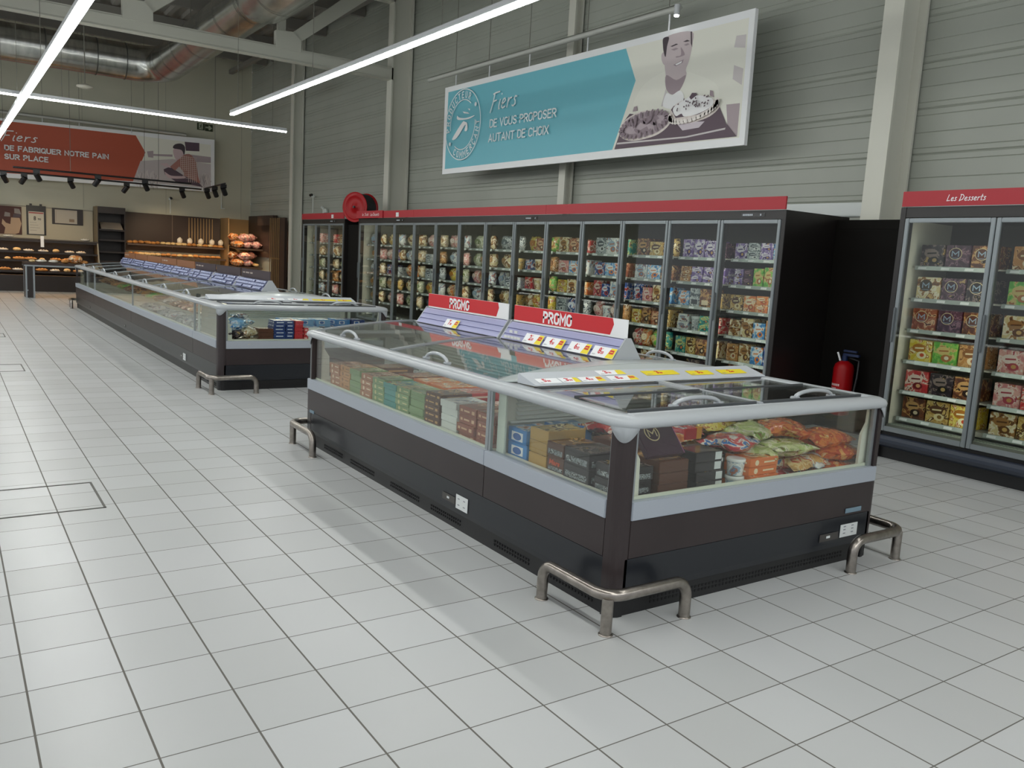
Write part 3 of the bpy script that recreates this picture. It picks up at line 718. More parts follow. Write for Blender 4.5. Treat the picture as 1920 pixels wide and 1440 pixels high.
# ================================================================== UPRIGHT GLASS DOOR FREEZERS
YF = 6.60; SH = [.363, .60, .868, 1.138, 1.405, 1.678]
def upright(x0, x1, nd, label, side_l=True, side_r=True, ctrl=None, d0=0):
    t = thing('upright_freezer', label, 'freezer', ((x0+x1)/2, YF, 0), group='glass door freezers along the cladding wall'); t.location = (0, 0, 0)
    cab = mat('black_cabinet', '#1b1817', .35)
    B(black).box(x0, x1, YF+.04, YF+.9, 0, .11).build('kick_plate', parent=t)
    B(mat('blue_grey_bumper', '#343a46', .3)).prism([(YF+.03, .10), (YF-.005, .12), (YF-.025, .15), (YF-.025, .175), (YF-.005, .20), (YF+.03, .21)], x0, x1).build('bumper', parent=t)
    B(black).box(x0, x1, YF+.02, YF+.07, .21, .235).build('lower_gap', parent=t)
    B(linergrey).box(x0, x1, YF+.06, YF+1.0, .15, .30).build('inner_floor', parent=t)
    b = B(mat('pale_grille', '#aab5a8', .5)); x = x0+.06
    b.box(x0+.03, x1-.03, YF+.07, YF+.16, .295, .305); b.use(mat('grille_slot', '#6b736a', .6))
    while x < x1-.06: b.box(x, x+.012, YF+.075, YF+.13, .304, .308); x += .026
    b.build('air_grille', parent=t)
    B(mat('painted_shade_liner', '#55524b', .6)).box(x0, x1, YF+.72, YF+.76, .30, 2.10).build('inner_back', parent=t)  # unlit back and ceiling: shade put into the liner colour
    B(mat('painted_shade_liner', '#55524b', .6)).box(x0, x1, YF+.06, YF+.76, 2.06, 2.10).build('inner_ceiling', parent=t)
    b = B(cab).box(x0, x1, YF+.76, YF+1.0, .15, 2.16).box(x0, x1, YF+.02, YF+1.0, 2.10, 2.16).box(x0, x1, YF+.0, YF+.06, 2.078, 2.165); b.build('outer_cabinet', parent=t)
    for on, xx, dx in ((side_l, x0, -.05), (side_r, x1, .05)):
        if on:
            b = B(cab).box(xx, xx+dx, YF-.005, YF+1.0, 0, 2.165, .003); b.use(cream).box(xx-dx*.02, xx-dx*.25, YF+.07, YF+.74, .3, 2.06); b.build('side_panel', parent=t)
    b = B(red).box(x0-.03 if side_l else x0, x1+.05 if side_r else x1-.004, YF-.03, YF-.012, 2.168, 2.292); hs = b.build('header_sign', parent=t)
    if ctrl:
        b = B(mat('controller_black', '#0c0c0e', .2)).box(ctrl-.14, ctrl+.16, YF-.004, YF, 2.10, 2.14); b.use(mat('pale_digits', '#b9c0c8', .5))
        for k in range(6): b.box(ctrl-.12+k*.022, ctrl-.104+k*.022, YF-.006, YF-.003, 2.112, 2.13)
        b.box(ctrl+.1, ctrl+.115, YF-.006, YF-.003, 2.112, 2.13); b.build('controller', parent=t)
    w = (x1-x0)/nd
    for i, z in enumerate(SH):
        b = B(linergrey)
        if i: b.box(x0+.02, x1-.02, YF+.16, YF+.70, z-.012, z)
        else: b.box(x0+.02, x1-.02, YF+.16, YF+.70, z-.04, z)
        s = b.build('shelf', parent=t)
        b = B(mat('clear_price_rail', '#b9c2bf', .18, .25, .4))
        for k in range(nd): b.prism([(YF+.155, z-.032), (YF+.14, z-.028), (YF+.15, z+.006), (YF+.16, z+.006)], x0+k*w+.05, x0+(k+1)*w-.04)
        b.use(paper)
        for k in range(nd):
            for q in range(3): b.prism([(YF+.146, z-.024), (YF+.139, z-.023), (YF+.147, z-.002), (YF+.151, z-.002)], x0+k*w+.08+q*.2, x0+k*w+.15+q*.2)
        b.build('price_rail', parent=s)
    for k in range(nd+1):
        xx = x0+k*w
        B(mat('mullion_dark', '#2a2b2b', .4)).box(max(x0, xx-.018), min(x1, xx+.018), YF+.012, YF+.085, .25, 2.07).build('mullion', parent=t)
        B(coolstrip).box(xx-.026, xx-.018, YF+.052, YF+.080, .34, 2.03).build('light_strip', parent=t) if k else None
    for k in range(nd):
        a, c = x0+k*w+.004, x0+(k+1)*w-.004; z0, z1 = .245, 2.072; f = .036
        d = B(doorgrey).box(a, a+f, YF-.012, YF+.012, z0, z1, .004).box(c-f, c, YF-.012, YF+.012, z0, z1, .004).box(a+f, c-f, YF-.012, YF+.012, z1-f, z1, .004).box(a+f, c-f, YF-.012, YF+.012, z0, z0+f*1.2, .004).build('door', parent=t)
        B(doorglass).box(a+f-.003, c-f+.003, YF-.004, YF+.004, z0+f, z1-f+.004).build('door_pane', parent=d)
        B(mat('handle_grey', '#767c7f', .3, .5)).box(a+.006, a+.02, YF-.034, YF-.014, 1.02, 1.32, .004).build('door_handle', parent=d)
    return t, hs
UPX = -10.62; DW = (-.58-UPX)/13
U0, h0 = upright(-13.72, -11.40, 3, 'separate three door freezer closest to the bakery slats', True, True, -12.0)
U1, h1 = upright(UPX, UPX+3*DW, 3, 'three door freezer beside the tall black gap under the hose reel', True, False, UPX+2.25*DW)
U2, h2 = upright(UPX+3*DW, UPX+8*DW, 5, 'middle five door freezer of the long wall run', False, False, UPX+7.5*DW)
U3, h3 = upright(UPX+8*DW, -.58, 5, 'five door freezer ending at the recess with the extinguisher', False, True, -.95)
U4, h4 = upright(.70, .70+3*.755, 3, 'dessert freezer beyond the extinguisher recess', True, True, None)
m = B(paper); strokes_into(m, 'Les Desserts', (1.05, YF-.0315, 2.205), (1, 0, 0), (0, 0, 1), .31, .05, weight=.11, hand=True, slant=.15, gap=.1); m.build('lettering', parent=h4)
b = B(red).box(-10.66, -9.5, YF-.055, YF-.035, 2.165, 2.30); b.use(paper); strokes_into(b, "le Sal'", (-10.40, YF-.0565, 2.21), (1, 0, 0), (0, 0, 1), .29, .05, weight=.12, hand=True, slant=.15, gap=.1)
strokes_into(b, 'Les Desserts', (-10.02, YF-.0565, 2.205), (1, 0, 0), (0, 0, 1), .38, .055, weight=.12, hand=True, slant=.15, gap=.1); b.build('slid_header_panel', parent=h1)
for hh, x in ((h0, -12.0), (h1, -8.98)): B(stick).box(x, x+.11, YF-.034, YF-.031, 2.18, 2.255).build('header_sticker', parent=hh)
# black boards closing the recesses
def rec(x0, x1, y, label, z=2.16):
    t = B(matblack).box(x0, x1, y, y+.04, 0, z)
    t.box(x0, x1, y-.004, y, z-.09, z-.085)
    return t.build('black_filler_board', label=label, cat='filler board', group='black filler boards between freezers')
rec(-.525, .645, 7.385, 'tall black board at the back of the extinguisher recess', 2.125); rec(-11.32, -10.70, 6.66, 'tall black filler board between the two freezer groups', 2.05)

# ------------------------------------------------------------------ goods behind the glass doors
PAL = {
 'purple': (['#7d64a8', '#a68fc6', '#e9e2ee', '#4c3278', '#c9a06a'], 'purple'),
 'green': (['#5fae45', '#8cc85a', '#d9c37c', '#b0713a', '#f1ead0'], 'green'),
 'orange': (['#e07a3c', '#f0a35c', '#f3e3c0', '#b34c2a', '#d8b56a'], 'orange'),
 'cream': (['#e3cf9c', '#f2e8cc', '#a97a46', '#6b4526', '#d8b06a'], 'cream coloured'),
 'blue': (['#3f86c8', '#8fc0e6', '#e8eef2', '#e58a48', '#2b5a98'], 'blue'),
 'brown': (['#5a3424', '#7b4a2e', '#c69a62', '#2c1a14', '#e2cfae'], 'brown'),
 'dark': (['#2b2328', '#3c3038', '#8c7a74', '#17130f', '#b99a62'], 'dark'),
 'gold': (['#c09a52', '#d9bb74', '#5c3a20', '#efdfae', '#8b6a34'], 'golden'),
 'yellow': (['#e6c93c', '#f0de7a', '#b9792e', '#fbf3c8', '#d0522e'], 'yellow'),
 'red': (['#c2333a', '#d8605a', '#f0d9cc', '#7c1c22', '#e7b07c'], 'red'),
 'pink': (['#d88a8c', '#e9b2a8', '#f3e0d6', '#b34a58', '#c99a5c'], 'pink'),
 'white': (['#d9dcd8', '#eef0ee', '#9db4c8', '#b0705c', '#6f8fb0'], 'white'),
 'silver': (['#a9b0b4', '#d2d8da', '#54606a', '#e9ecec', '#3a4048'], 'silver grey'),
 'teal': (['#2f8f8c', '#58b0a4', '#d4d68a', '#1f5f66', '#e08a4a'], 'teal'),
 'navy': (['#27407c', '#3f60a8', '#dfe4ee', '#b84038', '#16264c'], 'navy blue'),
 'copper': (['#8e4a32', '#a86244', '#d8b08a', '#5a2c20', '#e6d0b0'], 'copper brown'),
 'sage': (['#b9bf9c', '#d8dac4', '#7d8a5c', '#efe9d8', '#a08a60'], 'sage green'),
 'wheat': (['#d6c49c', '#e9dfc4', '#a8845a', '#f4efe2', '#b89468'], 'wheat coloured'),
 'plum': (['#452a3c', '#5a3a4e', '#8d6a78', '#2a1824', '#c0a070'], 'plum'),
 'tan': (['#c48a50', '#d8a870', '#8c5a30', '#efdcb8', '#a05a34'], 'tan'),
}
NAMED = {k: v[1] for k, v in PAL.items()}
PR = {}
def carton(col, w=.215, h=.17, d=.22, logo='swirl'):
    key = ('c', col, w, h, d, logo)
    if key in PR: return PR[key]
    c = PAL[col][0]; b = B(printed('carton_'+col, c, 18)); b.box(-w/2, w/2, 0, d, 0, h, .004)
    e = -.0015
    if logo == 'swirl':
        b.use(mat('ink_'+col, c[2], .4)).prism([(w*.30*math.cos(a)-.01, h*.62+h*.2*math.sin(a)) for a in [k*PI/8 for k in range(16)]], e, 0, 'y')
        b.use(mat('ink2_'+col, c[3], .4)).prism([(w*.22*math.cos(a)+.02, h*.30+h*.17*math.sin(a)) for a in [k*PI/6 for k in range(12)]], e*1.4, e, 'y')
        b.prism([(-w*.22, h*.57), (w*.18, h*.60), (w*.18, h*.67), (-w*.22, h*.64)], e*1.6, e, 'y')
        b.use(mat('ink3_'+col, c[4], .4)).prism([(w*.10*math.cos(a)+.025, h*.31+h*.09*math.sin(a)) for a in [k*PI/5 for k in range(10)]], e*1.9, e*1.4, 'y')
    elif logo == 'M':
        i1, i2 = mat('ink_pale_gold', '#d8c69c', .4), mat('ink_dark_round', '#4a3c2c', .4)
        if col == 'cream': i1, i2 = i2, i1
        b.use(i1).prism([(h*.30*math.cos(a)-.02, h*.62+h*.27*math.sin(a)) for a in [k*PI/10 for k in range(20)]], e, 0, 'y')
        b.use(i2 if col == 'cream' else mat('carton_ring_'+col, c[0], .4)).prism([(h*.27*math.cos(a)-.02, h*.62+h*.24*math.sin(a)) for a in [k*PI/10 for k in range(20)]], e*1.5, e, 'y') if col != 'cream' else None
        b.use(mat('ink_white', '#eee8da', .4)); strokes_into(b, 'M', (-.02-h*.17, e*1.7, h*.50), (1, 0, 0), (0, 0, 1), h*.34, h*.26, weight=.2)
        b.box(-.05, .01, e*1.6, e, h*.42, h*.44)
    elif logo:
        b.use(mat('ink_'+col, c[2], .4)); text_into(b, logo, (-w*.38, e, h*.55), (1, 0, 0), (0, 0, 1), w*.76, h*.22, bold=.02)
        b.use(mat('ink3_'+col, c[4], .4)).box(-w*.3, w*.3, e, 0, h*.12, h*.38)
    PR[key] = proto('frozen_food_carton', b); return PR[key]
def bag_mesh(b, w, h, d, seed=0, pinch=.25):
    """plump standing bag: flat crimped top and bottom, bulging middle; local z up, front at y=0"""
    rnd = random.Random(seed); nu, nv = 10, 8; vs = []; fs = []
    for side in (0, 1):
        for j in range(nv+1):
            v = j/nv
            for i in range(nu+1):
                u = i/nu; bul = (math.sin(PI*u)**.5)*(math.sin(PI*(.06+v*.88))**.6)
                y = d/2+(-1 if side == 0 else 1)*(d/2*bul+.003)
                x = (u-.5)*w*(1-pinch*(abs(v-.5)*2)**3*.4)
                vs.append((x+rnd.uniform(-.006, .006)*bul, y+rnd.uniform(-.006, .006)*bul, v*h+rnd.uniform(-.004, .004)))
    n = (nu+1)*(nv+1)
    for j in range(nv):
        for i in range(nu):
            a = j*(nu+1)+i; fs.append((a, a+1, a+nu+2, a+nu+1)); fs.append((n+a, n+a+nu+1, n+a+nu+2, n+a+1))
    for i in range(nu): fs.append((i, n+i, n+i+1, i+1)); a = nv*(nu+1)+i; fs.append((a, a+1, n+a+1, n+a))
    for j in range(nv): a = j*(nu+1); fs.append((a, a+nu+1, n+a+nu+1, n+a)); a += nu; fs.append((a, n+a, n+a+nu+1, a+nu+1))
    return b.add(vs, fs, True)
def bag(col, w=.17, h=.18, d=.14, seed=0):
    key = ('b', col, w, h, d, seed)
    if key in PR: return PR[key]
    b = B(printed('bag_'+col, PAL[col][0], 16, .22, .6, .5)); bag_mesh(b, w, h, d, seed)
    b.use(mat('ink_'+col, PAL[col][0][2], .4)).prism([(w*.26*math.cos(a), h*.55+h*.2*math.sin(a)) for a in [k*PI/6 for k in range(12)]], -.004, .03, 'y')
    PR[key] = proto('frozen_food_bag', b); return PR[key]
def tubpot(col, r=.085, h=.15):
    key = ('t', col, r, h)
    if key in PR: return PR[key]
    b = B(printed('tub_'+col, PAL[col][0], 20, .3, .4)); b.lathe([(r*.8, 0), (r*.95, h*.85)], (0, r, 0), 18)
    b.use(mat('lid_'+col, PAL[col][0][1], .3)); b.lathe([(r*.99, h*.82), (r, h*.84), (r, h*.97), (r*.93, h)], (0, r, 0), 18)
    PR[key] = proto('ice_cream_tub', b); return PR[key]
# (door index: rows from the top shelf down; c = carton, C = low stacked carton pair, b = bag, t = tub)
ROWS = {
 0: ['b:white,b:cream', 'b:cream,b:pink', 'b:white,b:wheat', 'b:cream,b:sage', 'b:wheat,b:cream'],
 1: ['b:gold,b:wheat,b:white', 'b:pink,b:purple,b:cream', 'c:navy,c:silver', 'b:wheat,b:gold', 'b:pink,b:pink'],
 2: ['b:cream,b:wheat,b:cream', 'b:white,b:cream,b:wheat', 'b:orange,b:orange,b:wheat', 'b:cream,b:orange,b:sage', 'b:sage,b:wheat'],
 3: ['b:pink,b:pink,b:wheat', 'c:silver,b:tan', 'c:silver,b:silver', 'b:yellow,b:white', 'b:silver,b:tan'],
 4: ['b:pink,b:white', 'b:white,b:pink', 'b:yellow,b:sage', 'b:orange,b:wheat,b:cream', 'b:white'],
 5: ['b:sage,b:cream', 'b:sage,b:cream,b:cream', 'b:pink,b:cream,b:white', 'b:white,b:cream', 'b:white,b:cream'],
 6: ['b:silver,b:silver', 'b:cream,t:gold', 'b:white,c:silver,c:silver', 'b:cream,c:gold', 'b:wheat'],
 7: ['b:yellow,c:copper,b:green', 'c:navy,t:cream,t:red,b:tan', 'c:red,t:cream,b:red,b:green', 'b:cream,b:yellow,b:green,b:yellow', 'c:cream'],
 8: ['c:cream,c:copper,c:red', 'c:pink,c:blue,c:white', 'C:yellow,c:cream,c:orange', 'c:silver,b:navy,b:silver', 'c:cream'],
 9: ['c:silver,c:white,c:teal', 'c:navy,c:blue,C:copper', 'c:red,c:navy,c:white,c:navy', 'b:pink,t:white,b:pink,b:tan', 'b:cream,b:tan', 'c:cream'],
 10: ['c:brown,c:gold,b:gold', 'c:white,c:blue:Milk,C:brown', 'c:navy,c:pink,c:cream,c:blue', 'c:yellow,c:brown,c:copper,c:gold', 'b:red,b:orange,b:green,b:teal', 'c:cream'],
 11: ['c:purple,c:purple,c:purple,c:plum', 'C:tan,C:purple,C:purple,C:purple', 'c:blue,c:silver:Mars,c:brown:Mars,c:gold', 'C:white,t:silver,C:teal,C:red', 'c:teal,c:gold,c:brown,c:cream', 'c:dark'],
 12: ['c:purple,C:silver,C:purple,c:blue', 'C:purple,C:plum,c:green,c:green,c:white', 'c:gold,c:orange,C:orange,c:white', 'C:cream,c:cream,c:blue,c:tan', 'c:tan,c:cream,c:blue,c:navy', 'c:copper,c:copper'],
 20: ['c:cream,c:pink', 'b:white,b:cream', 'b:cream,b:sage', 'b:sage,b:wheat', 'b:sage,b:white'],
 21: ['c:pink,c:red', 'b:wheat,b:white,b:cream', 'b:gold,b:wheat', 'b:cream,b:tan', 'b:tan,b:pink'],
 22: ['c:tan,c:cream', 'b:wheat,b:orange', 'b:sage,b:gold', 'b:orange,b:copper', 'b:tan,b:wheat'],
 30: ['c:dark,c:plum:M,c:brown:M', 'c:cream:M,c:plum:M,c:dark:M', 'c:copper:M,c:plum:M,c:brown:M', 'c:yellow,c:green,c:tan', 'c:red,c:dark,c:brown', 'c:brown,c:gold,c:yellow'],
 31: ['c:tan,c:gold,c:cream', 'c:green,c:blue,c:green', 'c:cream,c:orange,c:orange', 'c:pink,c:tan,c:gold', 'c:pink,c:red,c:pink', 'c:cream,c:gold,c:cream'],
 32: ['c:tan,c:cream', 'c:blue,c:green', 'c:orange,c:gold', 'c:pink,c:tan', 'c:red,c:pink', 'c:cream,c:gold'],
}
LEV = ['top shelf', 'second shelf', 'third shelf', 'fourth shelf', 'fifth shelf', 'lowest shelf']
for d, rows in ROWS.items():
    if d < 20: x0, w, dn = UPX+d*DW, DW, ORD[d]+' door of the long freezer run'
    elif d < 30: x0, w, dn = -13.72+(d-20)*.7733, .7733, ORD[d-20]+' door of the bakery side freezer'
    else: x0, w, dn = .70+(d-30)*.755, .755, ORD[d-30]+' door of the dessert freezer'
    for r, row in enumerate(rows):
        items = row.split(','); n = len(items); z = SH[5-r]; slot = (w-.11)/n; i = 0
        for it in items:
            p = it.split(':'); kd, col = p[0], p[1]; logo = p[2] if len(p) > 2 else 'swirl'
            if logo == 'Milk': logo = 'swirl'
            cx = x0+.06+slot*(i+.5); dy = YF+.175+random.uniform(0, .02); rz = random.uniform(-.04, .04)
            ww = min(.225, slot-.012)
            hmax = .20 if d >= 30 else .185
            base = NAMED[col]; where = ORD[i]+' along the '+LEV[r]+', '+dn
            if kd in 'cC':
                if kd == 'C':
                    for q in range(2):
                        o = carton(col, round(ww, 3), .085, .22, 'swirl')
                        place(o, (cx, dy+q*.01, z+.001+q*.087), rz, ('lower ' if q == 0 else 'upper ')+base+' carton, '+where, 'frozen food carton', 'cartons behind freezer doors')
                else:
                    hh = round(random.choice((.165, .185, .2))*(.9 if d < 8 else 1), 3)
                    if d >= 30: hh = .185
                    o = carton(col, round(ww, 3), hh, .22, logo)
                    place(o, (cx, dy, z+.001), rz, base+' carton, '+where, 'frozen food carton', 'cartons behind freezer doors')
                    if kd == 'c' and d >= 8 and d < 20 and random.random() < .3 and hh < .16:
                        pass
            elif kd == 'b':
                o = bag(col, round(min(.23, slot-.008), 3), .205, .15, random.choice((1, 2)))
                place(o, (cx, dy+.01, z+.001), random.uniform(-.25, .25), base+' bag, '+where, 'frozen food bag', 'bags behind freezer doors')
            else:
                o = tubpot(col, round(min(.085, slot/2-.005), 3), .16)
                place(o, (cx, dy, z+.001), rz, base+' tub, '+where, 'ice cream tub', 'tubs behind freezer doors')
            i += 1

# ------------------------------------------------------------------ goods in the islands
ZT = .441
def flat(col, w, d, h, side=None):
    """low carton: w along x, d along y; printed windows on the -y and +x sides"""
    key = ('f', col, w, d, h, side)
    if key in PR: return PR[key]
    c = PAL[col][0]; b = B(mat('board_'+col, c[0], .4, 0, .2)).box(-w/2, w/2, -d/2, d/2, 0, h, .002)
    b.use(printed('top_'+col, c, 14, .25, .5)).box(-w/2+.006, w/2-.006, -d/2+.006, d/2-.006, h, h+.0012)
    ink = mat('side_ink_'+col, c[2], .4)
    b.use(ink)
    if side == 'bar':
        for y, ax in ((-d/2, 'y'),):
            b.box(-w*.40, -w*.28, y-.001, y, h*.35, h*.65).box(-w*.2, w*.12, y-.001, y, h*.4, h*.6).box(w*.25, w*.40, y-.001, y, h*.3, h*.7)
        b.box(w/2, w/2+.001, -d*.3, d*.3, h*.35, h*.6)
    elif side == 'win':
        b.use(printed('window_'+col, ['#5f6468', '#8e9498', '#3a3536', '#b8bcbe'], 40)).box(-w*.42, w*.42, -d/2-.001, -d/2, h*.12, h*.5).box(w/2, w/2+.001, -d*.42, d*.42, h*.12, h*.5)
    elif side == 'disc':
        b.prism([(-w*.22+h*.34*math.cos(a), h*.5+h*.34*math.sin(a)) for a in [k*PI/8 for k in range(16)]], -d/2-.001, -d/2, 'y').box(w*.05, w*.38, -d/2-.001, -d/2, h*.4, h*.6)
        b.prism([(-d*.25+h*.34*math.cos(a), h*.5+h*.34*math.sin(a)) for a in [k*PI/8 for k in range(16)]], w/2, w/2+.001, 'x').box(w/2, w/2+.001, d*.0, d*.38, h*.4, h*.6)
    elif side == 'tag':
        b.use(stick).box(w/2, w/2+.001, d*.22, d*.46, h*.15, h*.95)
    elif side == 'logo':
        b.use(paper).box(-w*.30, w*.30, -d/2-.001, -d/2, h*.12, h*.75).box(w/2, w/2+.001, -d*.3, d*.1, h*.12, h*.75)
        b.use(mat('ink_round_blue', '#3668b0', .4)).prism([(w*.22*math.cos(a), h*.42+h*.26*math.sin(a)) for a in [k*PI/8 for k in range(16)]], -d/2-.002, -d/2-.001, 'y')
        b.prism([(-d*.1+d*.15*math.cos(a), h*.42+h*.26*math.sin(a)) for a in [k*PI/8 for k in range(16)]], w/2+.001, w/2+.002, 'x')
    elif side == 'Mars':
        b.use(mat('ink_orange_red', '#c8502c', .4)); text_into(b, 'Mars', (-w*.36, -d/2-.001, h*.42), (1, 0, 0), (0, 0, 1), w*.62, h*.36, bold=.03, shear=.1)
        b.use(printed('window_'+col, ['#5f6468', '#8e9498', '#3a3536', '#b8bcbe'], 40)).box(-w*.42, w*.42, -d/2-.001, -d/2, h*.05, h*.3)
    PR[key] = proto('frozen_food_box', b); return PR[key]
def stack(col, x, y, n, w, d, h, side, what, grp, cat='frozen food box', z0=ZT, jit=.006, rz=0):
    for k in range(n):
        lv = 'single' if n == 1 else ('bottom' if k == 0 else ('topmost' if k == n-1 else ORD[k]+' from the bottom'))
        place(flat(col, w, d, h, side), (x+random.uniform(-jit, jit), y+random.uniform(-jit, jit), z0+.001+k*(h+.0022)), rz+random.uniform(-.02, .02), f'{lv} {what}', cat, grp)
# long chest of the near island: stacks along the aisle pane, reading away from the camera
G1 = 'cartons stacked along the aisle pane of the nearer island'
PAL['moss'] = (['#7c9a68', '#a3b48a', '#cfc790', '#8f9a5c', '#e6e2cc'], 'leaf green'); PAL['terra'] = (['#b0714e', '#c98a66', '#ead4bc', '#8c4c34', '#d8b08a'], 'orange')
lane = [(1.06, 'copper', 'bar', 5, .048, 'brick red carton in the stack next to the pane divider'), (.86, 'copper', 'bar', 5, .048, 'brick red carton with pale windows facing the aisle'),
        (.655, 'white', None, 6, .040, 'pale mint carton beside the brick red stack'), (.45, 'brown', 'bar', 7, .036, 'brown carton with stamped sides before the mint stack'),
        (.25, 'moss', None, 5, .045, 'green carton just beyond the brown stack'), (.05, 'moss', 'disc', 6, .037, 'leaf green carton by the blue edged stack'), (-.13, 'teal', None, 6, .037, 'teal carton in the slim middle stack'),
        (-.32, 'moss', 'disc', 6, .038, 'green carton with pale discs past the teal stack'), (-.51, 'terra', 'disc', 6, .038, 'orange carton between two green stacks'), (-.70, 'moss', None, 6, .039, 'olive green carton past the orange stack'),
        (-.89, 'tan', 'disc', 6, .039, 'tan carton, next to last stack of the long chest'), (-1.08, 'terra', 'disc', 6, .038, 'orange carton in the last stack at the far end plate')]
for x, c, sd, n, h, what in lane: stack(c, x, 2.36, n, .185, .22, h, sd, what, G1)
for x, c, n in ((1.02, 'pink', 4), (.78, 'pink', 5), (.54, 'cream', 4), (.3, 'red', 5), (.06, 'orange', 5), (-.18, 'orange', 5), (-.42, 'copper', 5), (-.66, 'orange', 4), (-.9, 'brown', 5), (-1.14, 'orange', 4)):
    stack(c, x, 2.63, n, .21, .26, .046, 'bar', f'{NAMED[c]} carton of the {ORD[round((1.02-x)/.24)]} stack in the second row', 'second row stacks in the nearer island')
for k, (x, y, c) in enumerate(((.9, 2.93, 'red'), (.62, 2.92, 'orange'), (.3, 2.94, 'white'), (0, 2.92, 'red'), (-.3, 2.93, 'tan'), (-.6, 2.92, 'brown'), (-.9, 2.94, 'orange'), (-1.2, 2.93, 'silver'))):
    place(bag(c, .2, .26, .12, 1), (x, y-.11, ZT+.14), 0, f'{NAMED[c]} bag lying {ORD[k]} along the back of the long chest', 'frozen food bag', 'bags against the centre spine', rot=(-1.35, 0, 0))
# end cabinet of the near island
G2 = 'cartons in the end cabinet by the aisle'
stack('blue', 1.345, 2.37, 3, .17, .20, .073, 'logo', 'sky blue carton with round logo at the inner corner', G2)
stack('blue', 1.345, 2.60, 3, .17, .20, .075, 'logo', 'sky blue carton with round logo in the row behind', G2)
stack('gold', 1.52, 2.40, 4, .155, .24, .062, None, 'olive gold carton between blue and dark cartons', G2)
stack('brown', 1.685, 2.37, 1, .135, .21, .072, 'win', 'dark brown carton under the lettered one', G2)
stack('brown', 1.685, 2.37, 1, .135, .21, .072, 'Mars', 'dark brown carton with orange red lettering', G2, z0=ZT+.075)
stack('brown', 1.685, 2.37, 1, .135, .21, .070, 'win', 'dark brown carton topping the lettered stack', G2, z0=ZT+.150)
stack('dark', 1.865, 2.36, 3, .19, .21, .074, 'win', 'black carton with grey window next to the corner post', G2)
stack('dark', 2.065, 2.37, 3, .17, .20, .064, 'win', 'black carton standing right inside the corner', G2)
stack('brown', 1.72, 2.64, 4, .17, .22, .055, None, 'brown carton, second row behind the lettered stack', G2)
stack('brown', 1.95, 2.62, 4, .2, .2, .048, None, 'brown carton behind the black corner stacks', G2)
G3 = 'cartons along the end pane of the nearer island'
stack('brown', 2.09, 2.59, 4, .16, .19, .052, None, 'dark brown carton under the tilted plum box', G3)
stack('dark', 2.09, 2.82, 5, .17, .18, .046, 'tag', 'black carton with white tag facing the end pane', G3)
for k in range(4):
    tt = tubpot('white', .048, .085)
    place(tt, (2.05+(k % 2)*.06, 2.93+(k % 2)*.10, ZT+.001+(k//2)*.09), 0, ['lower white tub with dark red lid beside the black cartons', 'lower wide white tub with dark red lid', 'upper white tub with dark red lid beside the black cartons', 'upper white tub with dark red lid next to the orange cartons'][k], 'ice cream tub', 'tubs along the end pane')
stack('orange', 2.09, 3.22, 4, .16, .22, .042, 'disc', 'orange brown carton with pale discs facing the end pane', G3)
# the tilted box
b = B(mat('board_plum', PAL['plum'][0][0], .4, 0, .2)).box(-.09, .09, -.115, .115, 0, .03, .003)
b.use(mat('pink_edge', '#a0608c', .4)).box(-.09, -.086, -.115, .115, .030, .0315).box(-.09, .09, .111, .115, .030, .0315)
b.use(mat('ink_pale_gold', '#d8c69c', .4)); R1, R2_ = .044, .039
ringp = [(R1*math.cos(k*PI/12), R1*math.sin(k*PI/12)) for k in range(25)]
for k in range(24):
    a, c = k*PI/12, (k+1)*PI/12
    b.prism([(R1*math.cos(a)-.03, R1*math.sin(a)-.03), (R1*math.cos(c)-.03, R1*math.sin(c)-.03), (R2_*math.cos(c)-.03, R2_*math.sin(c)-.03), (R2_*math.cos(a)-.03, R2_*math.sin(a)-.03)], .030, .032, 'z')
strokes_into(b, 'M', (-.010, -.055, .0312), (0, 1, 0), (-1, 0, 0), .052, .042, weight=.16)
o = b.build('ice_cream_box', label='plum box with an M in a pale ring, tilted on the black cartons', cat='ice cream box')
o.location = (2.06, 2.56, .728); o.rotation_euler = (0, .82, 0)
def pillow(col, w, l, h, seed, name='frozen_food_bag'):
    key = ('p', col, w, l, h, seed, name)
    if key in PR: return PR[key]
    rnd = random.Random(seed); b = B(printed('sack_'+col, PAL[col][0], 14, .2, .8, .7)); nu, nv = 16, 12; vs = []; fs = []
    for side in (1, -1):
        for j in range(nv+1):
            for i in range(nu+1):
                u, v = i/nu, j/nv; q = (math.sin(PI*u)**.45)*(math.sin(PI*v)**.45)
                nz = .5*math.sin(7*u+seed)*math.sin(6*v+seed*2)+.3*math.sin(15*u+13*v+seed)
                vs.append(((u-.5)*w*(1+.06*math.sin(9*v+seed)), (v-.5)*l*(1+.05*math.sin(8*u+seed)), h/2+side*h/2*q*(1+.22*nz)+rnd.uniform(-.003, .003)+.012*math.sin(11*u+seed)*(1-q)))
    n = (nu+1)*(nv+1)
    for j in range(nv):
        for i in range(nu):
            a = j*(nu+1)+i; fs.append((a, a+1, a+nu+2, a+nu+1)); fs.append((n+a, n+a+nu+1, n+a+nu+2, n+a+1))
    def seam(a, c): fs.append((a, n+a, n+c, c))
    for i in range(nu): seam(i+1, i); seam(nv*(nu+1)+i, nv*(nu+1)+i+1)
    for j in range(nv): seam(j*(nu+1), (j+1)*(nu+1)); seam((j+1)*(nu+1)+nu, j*(nu+1)+nu)
    b.add(vs, fs, True); b.use(mat('ink_'+col, PAL[col][0][2], .4))
    for k in range(3): b.box(-w*.5-.012, -w*.5+.02, -l*.3+k*.02, -l*.3+k*.02+l*.25, h/2-.002, h/2+.002)
    PR[key] = proto(name, b); return PR[key]
